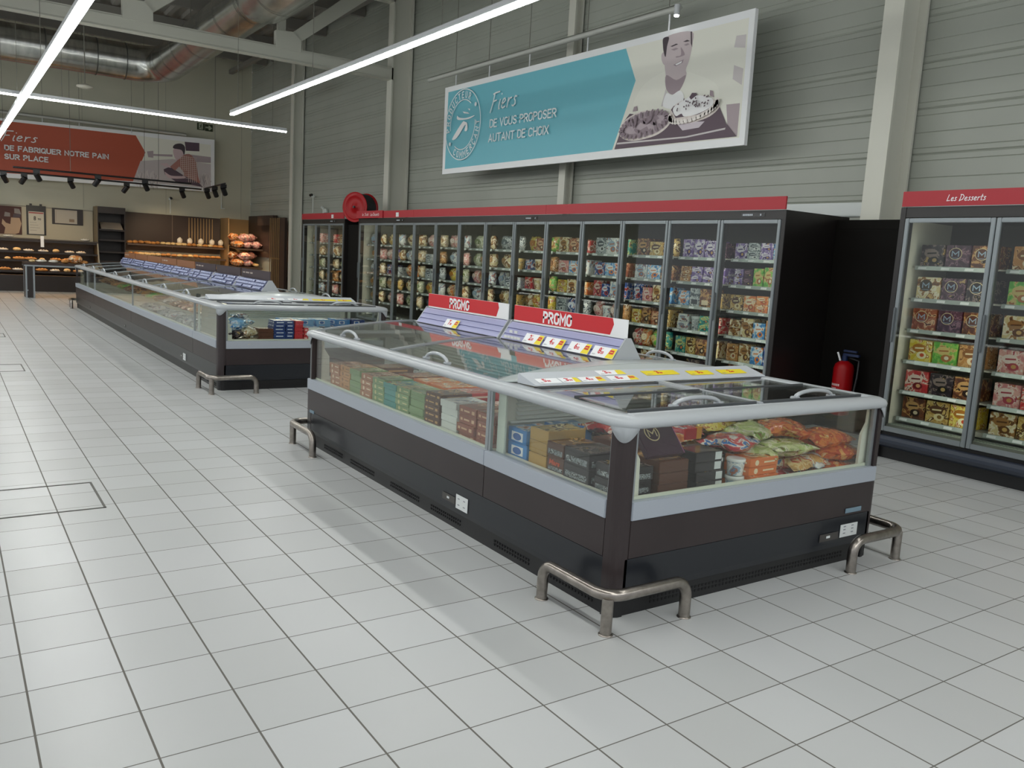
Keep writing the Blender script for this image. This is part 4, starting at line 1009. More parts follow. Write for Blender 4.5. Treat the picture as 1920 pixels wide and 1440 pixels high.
PAL['lime'] = (['#b9c878', '#d6dca0', '#e8e4c4', '#8fae58', '#7a6a3a'], 'pale green'); PAL['flame'] = (['#d8622a', '#e08038', '#c44c20', '#e8a858', '#f0d0a0'], 'orange')
PAL['crim'] = (['#b83442', '#d4585c', '#e8dfda', '#3f78c0', '#e0a878'], 'red'); PAL['multi'] = (['#d8a860', '#e8c890', '#c85838', '#efe6cc', '#6a9ad0'], 'mottled')
for k, (c, x, y, z, w, l, h, rz, lb) in enumerate((
    ('flame', 2.03, 3.86, .60, .24, .36, .10, .1, 'big orange bag on top at the far end pane corner'), ('flame', 2.06, 3.93, .53, .24, .32, .09, -.1, 'orange bag directly under the top orange bag'),
    ('flame', 2.04, 3.90, .44, .26, .34, .10, .15, 'orange bag at the bottom of the far corner'), ('lime', 2.06, 3.50, .585, .22, .32, .085, -.1, 'pale green bag lying against the end pane'),
    ('lime', 1.90, 3.42, .64, .24, .34, .09, .3, 'pale green bag lying on top behind the first'), ('multi', 2.07, 3.60, .505, .22, .34, .08, .1, 'mottled bag pressed under the pale green bag'),
    ('crim', 2.06, 3.52, .44, .24, .36, .075, 0, 'red and blue bag at the bottom of the end pane'), ('white', 2.06, 3.72, .50, .2, .24, .08, .5, 'white seamed bag between green and orange bags'),
    ('crim', 1.98, 3.18, .625, .26, .30, .08, .4, 'red bag with blue patch on the orange cartons'), ('crim', 1.74, 3.02, .65, .26, .3, .08, .9, 'dark red bag in the middle of the end cabinet'),
    ('yellow', 1.72, 3.26, .66, .26, .34, .08, .2, 'yellow bag in the middle of the end cabinet'), ('lime', 1.62, 3.62, .68, .24, .36, .09, 1.2, 'pale green bag under the far lid'),
    ('white', 1.60, 3.42, .66, .2, .3, .07, .7, 'white bag behind the yellow bag'), ('multi', 1.85, 3.68, .62, .3, .3, .09, .5, 'mottled bag between green and orange ones'),
    ('red', 1.50, 2.80, .63, .28, .28, .08, .3, 'red bag near the cabinet middle, aisle side'), ('brown', 1.55, 3.85, .58, .3, .36, .1, .2, 'brown bag in the far inner corner'), ('copper', 1.85, 3.98, .56, .3, .2, .09, 0, 'copper bag behind the far orange bags'),
    ('orange', 1.80, 2.84, .64, .26, .24, .07, .3, 'orange bag behind the black tagged cartons'), ('multi', 1.62, 3.02, .55, .4, .5, .11, 0, 'mottled sack under the middle bags'), ('multi', 1.68, 3.55, .50, .44, .6, .15, 0, 'mottled sack under the far bags'),
    ('flame', 1.95, 3.62, .66, .24, .3, .09, .8, 'small orange bag on top between the pale green bags'), ('cream', 1.70, 3.42, .72, .24, .3, .07, .5, 'cream bag lying highest in the middle of the end cabinet'),
    ('pink', 1.50, 3.30, .70, .26, .32, .08, 1.3, 'pink bag near the back louvres of the end cabinet'), ('orange', 1.66, 2.86, .70, .26, .28, .07, 1.0, 'orange bag above the red one, cabinet middle'),
    ('lime', 2.02, 3.36, .58, .2, .26, .07, .6, 'small pale green bag beside the orange brown cartons'),
    ('brown', 1.36, 3.2, .52, .2, .8, .15, 0, 'long brown sack at the back of the end cabinet'))):
    place(pillow(c, w, l, h, k+1), (x, y, z), rz, lb, 'frozen food bag', 'bags in the end cabinet')
b = B(mat('card_red_ink', '#c8202c', .5)).box(0, .012, 0, .11, 0, .055); b.use(mat('orange_card', '#e6a02c', .5)).box(0, .013, .075, .11, 0, .06)
o = b.build('shelf_flag', label='small red and orange flag card standing among the bags', cat='price card'); o.location = (1.98, 2.83, .70)
PAL['sky'] = (['#7db4e2', '#a9d0ee', '#eef4f8', '#4f86c4', '#c8dcec'], 'light blue'); NAMED['sky'] = 'light blue'
# far island: end cabinet behind its end pane
G4 = 'packs in the end cabinet of the farther island'
for k, (c, y, z, w, l, h, lb) in enumerate((('dark', 2.36, .45, .2, .20, .10, 'dark green bag at the bottom by the corner post'), ('dark', 2.37, .55, .22, .20, .10, 'dark green bag, second layer by the corner post'), ('sky', 2.41, .665, .24, .30, .10, 'light blue bag on top of the far island end cabinet'),
        ('sky', 2.36, .62, .22, .20, .08, 'light blue bag just under the topmost blue bag'), ('wheat', 2.50, .55, .22, .22, .11, 'beige bag in the middle of the bag pile'), ('wheat', 2.53, .45, .24, .24, .10, 'beige bag at the bottom of the bag pile'), ('white', 2.42, .765, .14, .16, .04, 'white bag crowning the blue bags'))):
    place(pillow(c, w, l, h, k+1), (-4.17, y, z), .1*k, lb, 'frozen food bag', G4)
stack('brown', -4.16, 2.68, 5, .2, .16, .040, None, 'brown tray box beside the navy stack of the farther island', G4)
stack('navy', -4.16, 2.83, 8, .2, .13, .035, 'bar', 'navy box in the stack next to the red boxes', G4); stack('navy', -4.17, 2.945, 8, .2, .09, .035, 'bar', 'navy box in the stack touching the red boxes', G4)
stack('red', -4.16, 3.045, 8, .2, .09, .035, None, 'bright red box beside the navy stacks', G4); stack('red', -4.14, 3.12, 5, .18, .05, .042, 'bar', 'slim red box at the edge of the red stack', G4)
stack('white', -4.16, 3.24, 5, .2, .17, .042, None, 'pale green white box after the red stack', G4); stack('dark', -4.16, 3.50, 5, .2, .3, .042, 'disc', 'dark box near the far corner of the farther island', G4)
for k, (c, y) in enumerate((('blue', 3.05), ('sky', 3.25), ('sky', 3.45), ('blue', 3.68), ('navy', 3.88))): stack(c, -4.50, y, 5, .26, .17, .055, 'logo', f'{NAMED[c]} box, {ORD[k]} of the back row in the farther island', G4)
for k, (x, c) in enumerate(((-5.45, 'copper'), (-5.75, 'red'), (-6.1, 'tan'), (-6.5, 'brown'), (-7.0, 'tan'), (-7.5, 'copper'), (-8.1, 'brown'), (-8.7, 'silver'), (-9.3, 'brown'), (-9.9, 'green'), (-10.5, 'tan'), (-11.2, 'brown'), (-11.9, 'copper'), (-12.6, 'green'), (-13.3, 'tan'), (-14.0, 'brown'), (-14.7, 'tan'))):
    place(pillow(c, .34, .42, .12, k % 5+1), (x, 2.78, ZT+.11), .1*math.sin(k*2), f'{NAMED[c]} sack, {ORD[k]} from the end cabinet inside the farther island', 'frozen food bag', 'sacks under the lids of the farther island')
    if k < 8: place(pillow('silver' if k % 2 else 'white', .32, .28, .12, k % 5+1), (x-.1, 2.44, ZT+.02), .1*math.sin(k), f'{"silver grey" if k % 2 else "white"} sack along the aisle pane, {ORD[k]} from the end cabinet', 'frozen food bag', 'sacks along the pane of the farther island')

# ================================================================== WALL BANNERS
INK = {'frame': '#f3f5f6', 'photo_bg': '#eeeee2', 'teal': '#72c0cf', 'rust': '#b8563c', 'shirt': '#f2f2e6', 'grey1': '#d2cccb', 'mauve': '#b0a2a6', 'skin': '#cdc0c2', 'skind': '#a5959b', 'dark': '#4c4248',
       'darkmauve': '#5e4c58', 'white': '#fafafa', 'pie_rim': '#e6ddd6', 'pie': '#b8a9b0', 'pie2': '#97878f', 'tin': '#d4cad2', 'grass': '#cac2c2', 'shirt2': '#b07c72', 'skin2': '#d4bcc0'}
PRINT_A = [['frame',[[-8.698,4.472],[-1.783,4.414],[-1.765,2.953],[-8.675,2.979]]],['photo_bg',[[-3.943,4.348],[-1.862,4.329],[-1.845,3.041],[-4.03,3.067]]],['teal',[[-8.575,4.383],[-3.9,4.341],[-3.665,3.908],[-4.03,3.067],[-8.586,3.067]]],['shirt',[[-3.555,3.792],[-3.137,3.944],[-2.77,3.89],[-2.286,3.692],[-2.205,3.51],[-2.251,3.408],[-3.574,3.484]]],['grey1',[[-2.022,4.166],[-1.879,4.156],[-1.879,4.013],[-2.042,4.045]]],['grey1',[[-2.018,3.849],[-1.876,3.791],[-1.88,3.616],[-2.02,3.698]]],['mauve',[[-2.079,3.426],[-1.88,3.419],[-1.877,3.056],[-2.036,3.193]]],['skin',[[-3.12,4.361],[-2.727,4.34],[-2.703,4.177],[-2.73,4.017],[-2.773,3.913],[-2.757,3.844],[-2.842,3.688],[-2.968,3.645],[-3.087,3.731],[-3.115,3.895],[-3.144,4.002],[-3.169,4.143],[-3.157,4.254]]],['skind',[[-3.106,3.894],[-2.922,3.811],[-2.765,3.845],[-2.842,3.688],[-2.968,3.645],[-3.087,3.731]]],['skin',[[-3.214,4.161],[-3.167,4.165],[-3.131,4.034],[-3.164,4.028],[-3.209,4.092]]],['dark',[[-3.209,4.345],[-3.109,4.341],[-3.13,4.238],[-3.141,4.115],[-3.182,4.179],[-3.205,4.262]]],['dark',[[-2.746,4.34],[-2.724,4.339],[-2.698,4.155],[-2.726,4.203]]],['dark',[[-3.074,4.227],[-2.974,4.243],[-2.937,4.23],[-3.036,4.217]]],['dark',[[-2.858,4.246],[-2.791,4.256],[-2.741,4.233],[-2.812,4.235]]],['skind',[[-3.058,4.187],[-2.968,4.194],[-2.925,4.176],[-2.997,4.166]]],['skind',[[-2.84,4.206],[-2.778,4.214],[-2.744,4.198],[-2.798,4.188]]],['skind',[[-2.886,4.186],[-2.811,4.096],[-2.849,4.078],[-2.946,4.075],[-2.956,4.092],[-2.875,4.095]]],['skind',[[-2.994,3.996],[-2.82,4.037],[-2.834,3.998],[-2.942,3.974]]],['white',[[-2.958,3.999],[-2.847,4.022],[-2.856,4.001],[-2.935,3.984]]],['grey1',[[-3.087,3.731],[-3.147,3.526],[-3.121,3.523],[-3.044,3.651]]],['white',[[-3.071,3.672],[-2.968,3.642],[-2.841,3.677],[-2.767,3.6],[-2.816,3.471],[-3.103,3.515]]],['skind',[[-3.67,3.519],[-3.649,3.576],[-3.594,3.582],[-3.578,3.521]]],['skind',[[-2.344,3.559],[-2.344,3.619],[-2.297,3.602],[-2.274,3.529]]],['darkmauve',[[-3.979,3.068],[-3.826,3.413],[-3.723,3.5],[-2.967,3.362],[-2.216,3.479],[-2.053,3.216],[-1.877,3.056],[-2.67,3.062]]],['grey1',[[-3.929,3.149],[-2.678,3.125],[-2.054,3.168],[-2.059,3.147],[-2.676,3.106],[-3.937,3.127]]],['pie_rim',[[-3.905,3.273],[-3.826,3.413],[-3.575,3.496],[-3.29,3.501],[-3.043,3.439],[-2.956,3.338],[-3.021,3.253],[-3.217,3.177],[-3.571,3.147],[-3.799,3.184]]],['pie',[[-3.883,3.284],[-3.806,3.405],[-3.573,3.478],[-3.289,3.489],[-3.059,3.432],[-2.985,3.341],[-3.057,3.267],[-3.238,3.202],[-3.574,3.174],[-3.784,3.214]]],['pie2',[[-3.763,3.358],[-3.568,3.436],[-3.471,3.378],[-3.591,3.318]]],['pie2',[[-3.421,3.409],[-3.232,3.448],[-3.155,3.382],[-3.324,3.34]]],['pie2',[[-3.547,3.254],[-3.373,3.309],[-3.313,3.244],[-3.451,3.209]]],['tin',[[-2.862,3.306],[-2.384,3.27],[-2.468,3.207],[-2.735,3.198]]],['pie_rim',[[-2.969,3.374],[-2.949,3.486],[-2.731,3.562],[-2.421,3.569],[-2.198,3.456],[-2.177,3.4],[-2.315,3.317],[-2.57,3.277],[-2.827,3.291]]],['darkmauve',[[-2.96,3.464],[-2.918,3.505],[-2.273,3.464],[-2.254,3.43],[-2.502,3.359],[-2.868,3.358]]],['white',[[-2.924,3.483],[-2.731,3.562],[-2.577,3.588],[-2.326,3.535],[-2.273,3.464],[-2.327,3.416],[-2.519,3.366],[-2.722,3.36],[-2.775,3.399],[-2.871,3.381]]],['darkmauve',[[-2.666,3.577],[-2.627,3.622],[-2.556,3.613],[-2.538,3.589],[-2.634,3.545]]],['white',[[-8.029,3.997],[-7.853,3.963],[-7.788,3.933],[-7.978,3.961]]],['white',[[-7.859,4.025],[-7.781,4.013],[-7.793,3.984]]],['white',[[-8.2,3.945],[-8.132,3.906],[-7.907,3.875],[-7.616,3.891],[-7.811,3.85],[-8.177,3.872]]],['white',[[-8.344,3.566],[-8.027,3.81],[-7.933,3.816],[-7.85,3.777],[-7.84,3.667],[-7.934,3.668],[-7.912,3.767],[-8.181,3.571]]]]
PRINT_B = [['frame',[[0.516,4.439],[6.711,4.584],[6.719,3.053],[0.469,2.914]]],['photo_bg',[[4.528,4.431],[6.608,4.419],[6.614,3.149],[4.41,3.227]]],['rust',[[0.516,4.383],[4.528,4.431],[4.783,3.99],[4.45,3.142],[0.474,3.026]]],['grass',[[4.652,3.735],[5.521,3.887],[6.61,3.861],[6.614,3.149],[4.444,3.141]]],['mauve',[[4.824,4.023],[4.997,4.061],[4.996,3.864],[4.858,3.866]]],['mauve',[[4.996,3.972],[5.521,4.014],[5.521,3.953],[4.996,3.918]]],['darkmauve',[[5.86,4.419],[6.276,4.434],[6.277,4.194],[5.896,4.168]]],['mauve',[[5.878,4.074],[6.609,4.066],[6.61,3.898],[5.878,3.854]]],['shirt2',[[5.699,3.944],[5.986,4.087],[6.168,3.886],[6.242,3.486],[6.28,3.267],[5.806,3.22],[5.842,3.519],[5.663,3.757]]],['darkmauve',[[5.273,3.569],[5.45,3.661],[5.842,3.445],[6.28,3.267],[6.391,3.165],[5.627,3.24],[5.308,3.427]]],['shirt2',[[5.45,3.661],[5.699,3.907],[5.77,3.769],[5.592,3.566]]],['skin2',[[5.557,4.182],[5.806,4.248],[5.842,4.07],[5.735,3.929],[5.627,3.881],[5.557,4.0]]],['dark',[[5.539,4.198],[5.592,4.313],[5.77,4.353],[5.871,4.256],[5.842,4.033],[5.77,4.171]]],['skin2',[[5.169,3.721],[5.379,3.762],[5.485,3.628],[5.309,3.645]]],['skin2',[[5.308,3.5],[5.485,3.409],[5.842,3.427],[5.842,3.364],[5.414,3.336]]]]
def rounded(p, n=4):
    q = []; L = len(p)
    for i in range(L):
        a, b_, c, d = p[i-1], p[i], p[(i+1) % L], p[(i+2) % L]
        for k in range(n):
            t = k/n; q.append([.5*((2*b_[j])+(-a[j]+c[j])*t+(2*a[j]-5*b_[j]+4*c[j]-d[j])*t*t+(-a[j]+3*b_[j]-3*c[j]+d[j])*t**3) for j in (0, 1)])
    return q
def banner(shapes, plane, label, depth=.05):
    """a hanging printed board; plane ('x' or 'y', coordinate) is its printed face"""
    ax, v = plane; s = -1 if ax == 'y' else 1
    t = thing('hanging_banner', label, 'banner', (0, 0, 0))
    fr = shapes[0][1]; m_ = B(mat('banner_frame', INK['frame'], .45)).prism(fr, v, v-s*depth, ax); m_.build('banner_board', parent=t)
    b = MB()
    for k, (c, p) in enumerate(shapes[1:]):
        if c in ('skin', 'skind', 'pie', 'pie_rim', 'pie2', 'white', 'shirt', 'shirt2', 'skin2', 'dark') and len(p) > 4: p = rounded(p)
        b.use(mat('print_'+c, INK[c], .5)); e = v+s*(.0008+.0004*k); n = len(b.v)
        if ax == 'x': b.add([(e, q[0], q[1]) for q in p], [list(range(len(p)))])
        else: b.add([(q[0], e, q[1]) for q in p], [list(range(len(p)))])
    pr = b.build('printed_picture', parent=t); return t
ba = banner(PRINT_A, ('y', 7.3), 'wide hanging banner with turquoise field and man holding pies')
bb = banner(PRINT_B, ('x', -21.7), 'wide hanging banner with rust field and man in checked shirt in wheat')
wl = mat('banner_white_ink', '#eef2f2', .5)
m = B(wl)
ux, uz = (1, 0, -.008), (.008, 0, 1)
strokes_into(m, 'Fiers', (-7.12, 7.268, 3.905), ux, uz, .74, .27, weight=.085, hand=True, slant=.22, gap=.13)
strokes_into(m, 'DE VOUS PROPOSER', (-7.11, 7.268, 3.632), ux, uz, 1.81, .135, weight=.15); strokes_into(m, 'AUTANT DE CHOIX', (-7.125, 7.268, 3.405), ux, uz, 1.66, .135, weight=.15)
cx, cz = -7.985, 3.77
def ringarc(m, r0, r1, a0, a1, n=40):
    for k in range(n):
        a, c = a0+(a1-a0)*k/n, a0+(a1-a0)*(k+1)/n
        m.add([(cx+r*math.cos(q), 7.268, cz+r*math.sin(q)) for r, q in ((r0, a), (r1, a), (r1, c), (r0, c))], [(0, 1, 2, 3)])
R_ = math.radians
ringarc(m, .575, .592, R_(0), R_(360)); ringarc(m, .405, .42, R_(52), R_(190)); ringarc(m, .405, .42, R_(235), R_(367))
for ang in (36, 216): m.add([(cx+.50*math.cos(R_(ang))+.035*math.cos(k*PI/6), 7.268, cz+.50*math.sin(R_(ang))+.035*math.sin(k*PI/6)) for k in range(12)], [list(range(12))])
def arc_text(m, s, a0, a1, r, h, flip=False):
    n = len(s)
    for k, ch in enumerate(s):
        a = R_(a0+(a1-a0)*k/(n-1)); w = h*(.28 if ch in 'I' else .62)
        if ch == 'M': w = h*.8
        if not flip: u, w_ = Vector((math.sin(a), 0, -math.cos(a))), Vector((math.cos(a), 0, math.sin(a)))
        else: u, w_ = Vector((-math.sin(a), 0, math.cos(a))), Vector((-math.cos(a), 0, -math.sin(a)))
        c = Vector((cx+r*math.cos(a), 7.268, cz+r*math.sin(a))); hh = h*1.25 if ch == 'Ç' else h
        strokes_into(m, ch, c-u*w/2-w_*h/2, u, w_, w if ch != 'I' else h*.17, h, weight=.15)
arc_text(m, 'PRODUCTEUR', 187, 66, .495, .115); arc_text(m, 'COMMERÇANT', 243, 360, .495, .115, True)
m.build('lettering', parent=ba)
m = B(wl)
strokes_into(m, 'Fiers', (-21.66, 1.22, 3.90), (0, 1, .012), (0, 0, 1), .82, .25, weight=.1, hand=True, slant=.2, gap=.13)
strokes_into(m, 'DE FABRIQUER NOTRE PAIN', (-21.66, 1.295, 3.635), (0, 1, .018), (0, 0, 1), 2.52, .145, weight=.2, gap=.24); strokes_into(m, 'SUR PLACE', (-21.66, 1.29, 3.41), (0, 1, .018), (0, 0, 1), 1.03, .145, weight=.2, gap=.24)
m.build('lettering', parent=bb)
# the checked shirt
m = B(mat('shirt_check', '#e2cfc6', .6))
for k in range(9):
    y = 5.74+k*.055; m.box(-21.678, -21.676, y, y+.012, 3.27 if k > 3 else 3.6, 4.02-.01*abs(k-3)**1.6)
for k in range(12): m.box(-21.678, -21.676, 5.72+.008*k, 6.20, 3.98-k*.055, 3.992-k*.055)
m.build('shirt_check', parent=bb)
# crimped pie crusts, crumbs and wheat on the printed pictures
def pie_pt(cx_, cz_, rx, rz, sl, a): return cx_+rx*math.cos(a), cz_+rz*math.sin(a)+sl*math.cos(a)
m = B(mat('print_pie_dark', '#8d7c86', .5)); random.seed(3)
def blob(m, x, z, rx, rz, v, ax, ang=0, n=8):
    p = []
    for k in range(n):
        a = 2*PI*k/n; q, s_ = rx*math.cos(a), rz*math.sin(a); p.append((x+q*math.cos(ang)-s_*math.sin(ang), z+q*math.sin(ang)+s_*math.cos(ang)))
    m.add([(v, q[0], q[1]) if ax == 'x' else (q[0], v, q[1]) for q in p], [list(range(n))])
for k in range(26):
    a = k/26*2*PI; blob(m, *pie_pt(-3.42, 3.33, .42, .125, .05, a), .045, .022, 7.262, 'y', a)
for k in range(12): blob(m, -3.42+random.uniform(-.3, .3), 3.33+random.uniform(-.07, .08), .05, .02, 7.261, 'y', random.uniform(0, 3))
m.use(mat('print_crumb', '#6b5a62', .5))
for k in range(34): blob(m, -2.58+random.uniform(-.26, .26), 3.49+random.uniform(-.06, .07), .016, .010, 7.260, 'y', random.uniform(0, 3), 5)
m.use(mat('print_crust_light', '#efe8e2', .5))
for k in range(18):
    a = PI+k/17*PI; blob(m, *pie_pt(-2.57, 3.42, .38, .11, .05, a), .045, .028, 7.2605, 'y', a+1.5)
m.build('pie_print', parent=ba)
m = B(mat('print_wheat_light', '#e6e0dc', .5))
for k in range(90):
    y, z = random.uniform(4.55, 6.7), random.uniform(3.1, 3.52); dy = random.uniform(-.05, .05)
    if 5.15 < y < 6.28: continue
    m.add([(-21.681, y, z-.12), (-21.681, y+.012, z-.12), (-21.681, y+dy+.01, z+.05), (-21.681, y+dy, z+.05)], [(0, 1, 2, 3)])
m.use(mat('print_wheat_dark', '#9a9092', .5))
for k in range(70):
    y, z = random.uniform(4.5, 6.7), random.uniform(3.05, 3.48); dy = random.uniform(-.05, .05)
    if 5.15 < y < 6.28: continue
    m.add([(-21.6815, y, z-.1), (-21.6815, y+.012, z-.1), (-21.6815, y+dy+.01, z+.05), (-21.6815, y+dy, z+.05)], [(0, 1, 2, 3)])
m.build('wheat_print', parent=bb)
def hang_rail(pts0, pts1, label, hooks, axis):
    t = thing('banner_rail', label, 'rail'); p0, p1 = Vector(pts0), Vector(pts1)
    B(mat('rail_white', '#b9bbb4', .45)).tube([p0, p1], .045, 4).build('rail_bar', parent=t)
    for h in hooks:
        q = p0.lerp(p1, h); B(cable).tube([q+Vector((0, 0, .05)), (q.x, q.y, 6.98)], .005, 5).build('suspension_cable', parent=t)
        B(mat('hook_white', '#dcdfe0', .4)).tube([q+Vector((.0, .02 if axis == 'x' else 0, -.02)), q+Vector((0, .02 if axis == 'x' else -.0, -.235 if axis == 'x' else -.14))], .012, 6).build('banner_hook', parent=t)
hang_rail((-9.31, 7.3, 4.69), (-2.96, 7.3, 4.66), 'white suspended rail above the turquoise banner', (.15, .32, .5, .72, .97), 'x')
hang_rail((-21.7, -1.5, 4.62), (-21.7, 5.9, 4.62), 'white suspended rail above the rust coloured banner', (.35, .5, .62, .8), 'y')
t = thing('rail_lamp', 'small lit spot hanging at the end of the turquoise banner rail', 'lamp', (-2.96, 7.25, 4.62))
B(housing).cyl((0, 0, -.06), (0, 0, .06), .035, 12).build('lamp_body', parent=t); B(mat('small_spot_lens', '#ffffff', emis=20)).cyl((0, 0, -.075), (0, 0, -.061), .028, 12).build('lamp_lens', parent=t)

# ------------------------------------------------------------------ hose reel above the freezer gap
t = thing('hose_reel', 'red fire hose reel drum with black hose above the freezers', 'fire hose reel', (-10.88, 6.60, 2.39), 0)
ax = Vector((-.50, .866, 0)); t.rotation_euler = (0, 0, math.atan2(ax.y, ax.x))
rd = mat('glossy_fire_red', '#980910', .38, spec=.25); hose = mat('black_rubber_hose', '#1a1a1c', .5)
b = B(rd)
def disc(b, x0, prof):
    n = 36; vs = []; fs = []
    for (r, x) in prof:
        for k in range(n): vs.append((x0+x, r*math.cos(2*PI*k/n), r*math.sin(2*PI*k/n)))
    for i in range(len(prof)-1):
        for k in range(n): fs.append((i*n+k, i*n+(k+1) % n, (i+1)*n+(k+1) % n, (i+1)*n+k))
    return b.add(vs, fs, True)
disc(B(rd), 0, [(.001, -.02), (.05, -.02), (.06, 0), (.20, 0), (.215, -.012), (.235, -.012), (.25, 0), (.28, .0), (.292, -.012), (.295, 0), (.29, .012), (.001, .012)]).build('front_disc', parent=t)
disc(B(rd), .37, [(.001, -.012), (.29, -.012), (.295, 0), (.29, .012), (.001, .012)]).build('rear_disc', parent=t)
disc(B(rd), 0, [(.11, .01), (.11, .36)]).build('reel_hub', parent=t)
b = B(hose)
for L_, r in ((0, .20), (1, .255)):
    pts = []
    for k in range(24*9+1):
        a = k/24*2*PI; pts.append((.035+k/(24*9)*.30, r*math.cos(a), r*math.sin(a)))
    b.tube(pts, .019, 6)
b.build('coiled_hose', parent=t)
B(hose).box(-.05, .50, -.02, .02, -.02, .02).box(.40, .75, -.06, .06, -.27, -.23).box(.69, .75, -.03, .03, -.25, .05).box(.4, .74, -.02, .02, -.02, .02).build('wall_bracket', parent=t)
o = B(hose).tube([(-11.5, 6.72, 2.166), (-11.53, 6.70, 2.25), (-11.5, 6.70, 2.31), (-11.43, 6.74, 2.31), (-11.40, 6.8, 2.2), (-11.40, 6.82, 2.166)], .018, 8).build('loose_hose_end', label='loop of black hose lying on the freezer top below the reel', cat='hose')

# ------------------------------------------------------------------ extinguisher
t = thing('fire_extinguisher', 'red fire extinguisher hanging against the black recess board', 'fire extinguisher', (-.16, 7.25, .18))
B(rd).lathe([(.05, 0), (.095, .015), (.098, .05), (.098, .47), (.085, .515), (.045, .545), (.03, .55)], (0, 0, 0), 24).build('cylinder_body', parent=t)
B(mat('dark_blue_head', '#1a2a50', .35)).cyl((0, 0, .55), (0, 0, .60), .028, 12).box(-.02, .16, -.018, .018, .60, .625, .005).box(-.02, .13, -.015, .015, .64, .66, .005).build('valve_lever', parent=t)
B(paper).tube([(-.03, -.03, .55), (-.045, -.04, .60), (-.06, -.04, .63)], .010, 8).build('safety_pin', parent=t)
B(hose).tube([(.02, .04, .58), (.12, .06, .56), (.135, .03, .40), (.13, 0, .2)], .012, 8).build('discharge_hose', parent=t)
b = B(mat('pale_label_ink', '#d8b8b8', .5))
for k, (w, z) in enumerate(((.8, .30), (.35, .275), (.5, .25), (.6, .225), (.6, .20), (.6, .175), (.6, .15))):
    for q in range(7 if w > .7 else 5):
        a0 = -2.3+q*.155; b.add([(.0992*math.cos(a), .0992*math.sin(a), zz) for a, zz in ((a0, z), (a0+.12, z), (a0+.12, z+(.022 if k == 0 else .008)), (a0, z+(.022 if k == 0 else .008)))], [(0, 1, 2, 3)])
b.build('label_print', parent=t)
B(black).box(-.03, .03, .09, .14, .3, .5).build('wall_hook', parent=t)
# ------------------------------------------------------------------ small fittings
t = thing('exit_sign', 'green emergency exit sign with running figure and arrow high on the far wall', 'exit sign', (-21.99, 6.28, 4.85))
gg = mat('exit_sign_green', '#2f3a22', .4); pl = mat('exit_sign_pale', '#aab09a', .5)
B(gg).box(0, .02, 0, .215, 0, .2).box(0, .02, .235, .45, -.01, .19).build('sign_plate', parent=t)
b = B(pl).box(.02, .022, .045, .165, .02, .19)
b.prism([(.24, .075), (.33, .07), (.33, .035), (.315, .03), (.36, .02), (.43, .085), (.36, .155), (.315, .155), (.34, .12), (.24, .115)], .02, .022, 'x')
b.use(gg).prism([(.10, .16), (.115, .175), (.13, .16), (.125, .145), (.105, .145)], .022, .023, 'x').prism([(.085, .14), (.12, .14), (.11, .09), (.09, .09)], .022, .023, 'x')
b.prism([(.09, .095), (.105, .085), (.09, .06), (.05, .055), (.05, .065), (.08, .07)], .022, .023, 'x').prism([(.10, .095), (.115, .09), (.135, .06), (.135, .03), (.125, .03), (.12, .06)], .022, .023, 'x').prism([(.06, .13), (.09, .14), (.09, .13), (.07, .12)], .022, .023, 'x').prism([(.115, .135), (.15, .11), (.145, .10), (.11, .12)], .022, .023, 'x')
b.build('sign_symbols', parent=t)
def wcam(x, y, z, lb, dx, dy):
    t = thing('security_camera', lb, 'camera', (x, y, z))
    B(white).lathe([(.05, 0), (.05, .03), (.03, .06)], (0, 0, .0), 12).cyl((0, 0, .05), (dx*.6, dy*.6, .09), .012, 8).build('camera_mount', parent=t)
    B(mat('camera_black', '#121214', .15, 0, .5)).cyl((dx*.6, dy*.6, .06), (dx*.6+dx*1.0, dy*.6+dy*1.0, .04), .035, 12).build('camera_lens', parent=t)
    B(white).cyl((0, 0, -.4), (0, 0, 0), .012, 8).build('cable_conduit', parent=t)
wcam(-16.35, 7.80, 2.84, 'white wall camera with black lens above the bakery side freezer', .03, -.06); wcam(-21.9, 5.5, 2.72, 'small dark camera under the rust coloured banner', .08, 0)
t = thing('wall_sensor', 'twin white sensors on short stems above the bakery side freezer', 'sensor', (-15.75, 7.86, 2.45))
B(white).cyl((0, 0, -.1), (0, 0, .1), .025, 8).cyl((0, -.01, .1), (0, -.06, .14), .03, 10).cyl((.22, 0, -.1), (.22, 0, .02), .02, 8).cyl((.22, -.01, .04), (.22, -.05, .04), .055, 12).build('sensor_body', parent=t)
t = thing('ceiling_access_point', 'white disc shaped sensor hanging on a rod before the duct', 'sensor', (-14.4, 2.3, 4.42))
B(mat('pale_plastic_disc', '#b6b3a6', .5)).lathe([(.07, 0), (.15, .02), (.15, .05), (.05, .09)], (0, 0, 0), 18).build('sensor_disc', parent=t); B(cable).cyl((0, 0, .09), (0, 0, 2.4), .01, 6).build('hanging_rod', parent=t)
t = thing('wall_bracket', 'thin white angle bracket on the far wall near the corner', 'bracket', (-21.98, 7.0, 2.95)); B(white).box(0, .02, -.01, .01, -.35, .1).box(0, .1, -.01, .08, -.37, -.35).build('bracket_arm', parent=t)

# ================================================================== BAKERY
dk = mat('dark_oak_board', '#3a2c26', .5); dkm = mat('dark_brown_metal', '#2b2320', .4); oak = noisy('light_oak', '#94774e', '#a08258', 2, .5, stretch=(1, 1, .2))
shelfm = mat('brown_grey_shelf', '#6e5c50', .4, .2)
BX = -21.95
t = thing('wall_board', 'cream panelled board above the left bread shelves', 'wall board'); B(mat('cream_board', '#b9b29c', .6)).box(BX, BX+.03, -2.5, 3.42, 1.3, 2.24).build('board_panel', parent=t)
B(mat('cream_board_edge', '#8e8a7c', .6)).box(BX+.03, BX+.04, -2.5, 3.42, 2.21, 2.24).build('board_edge', parent=t)
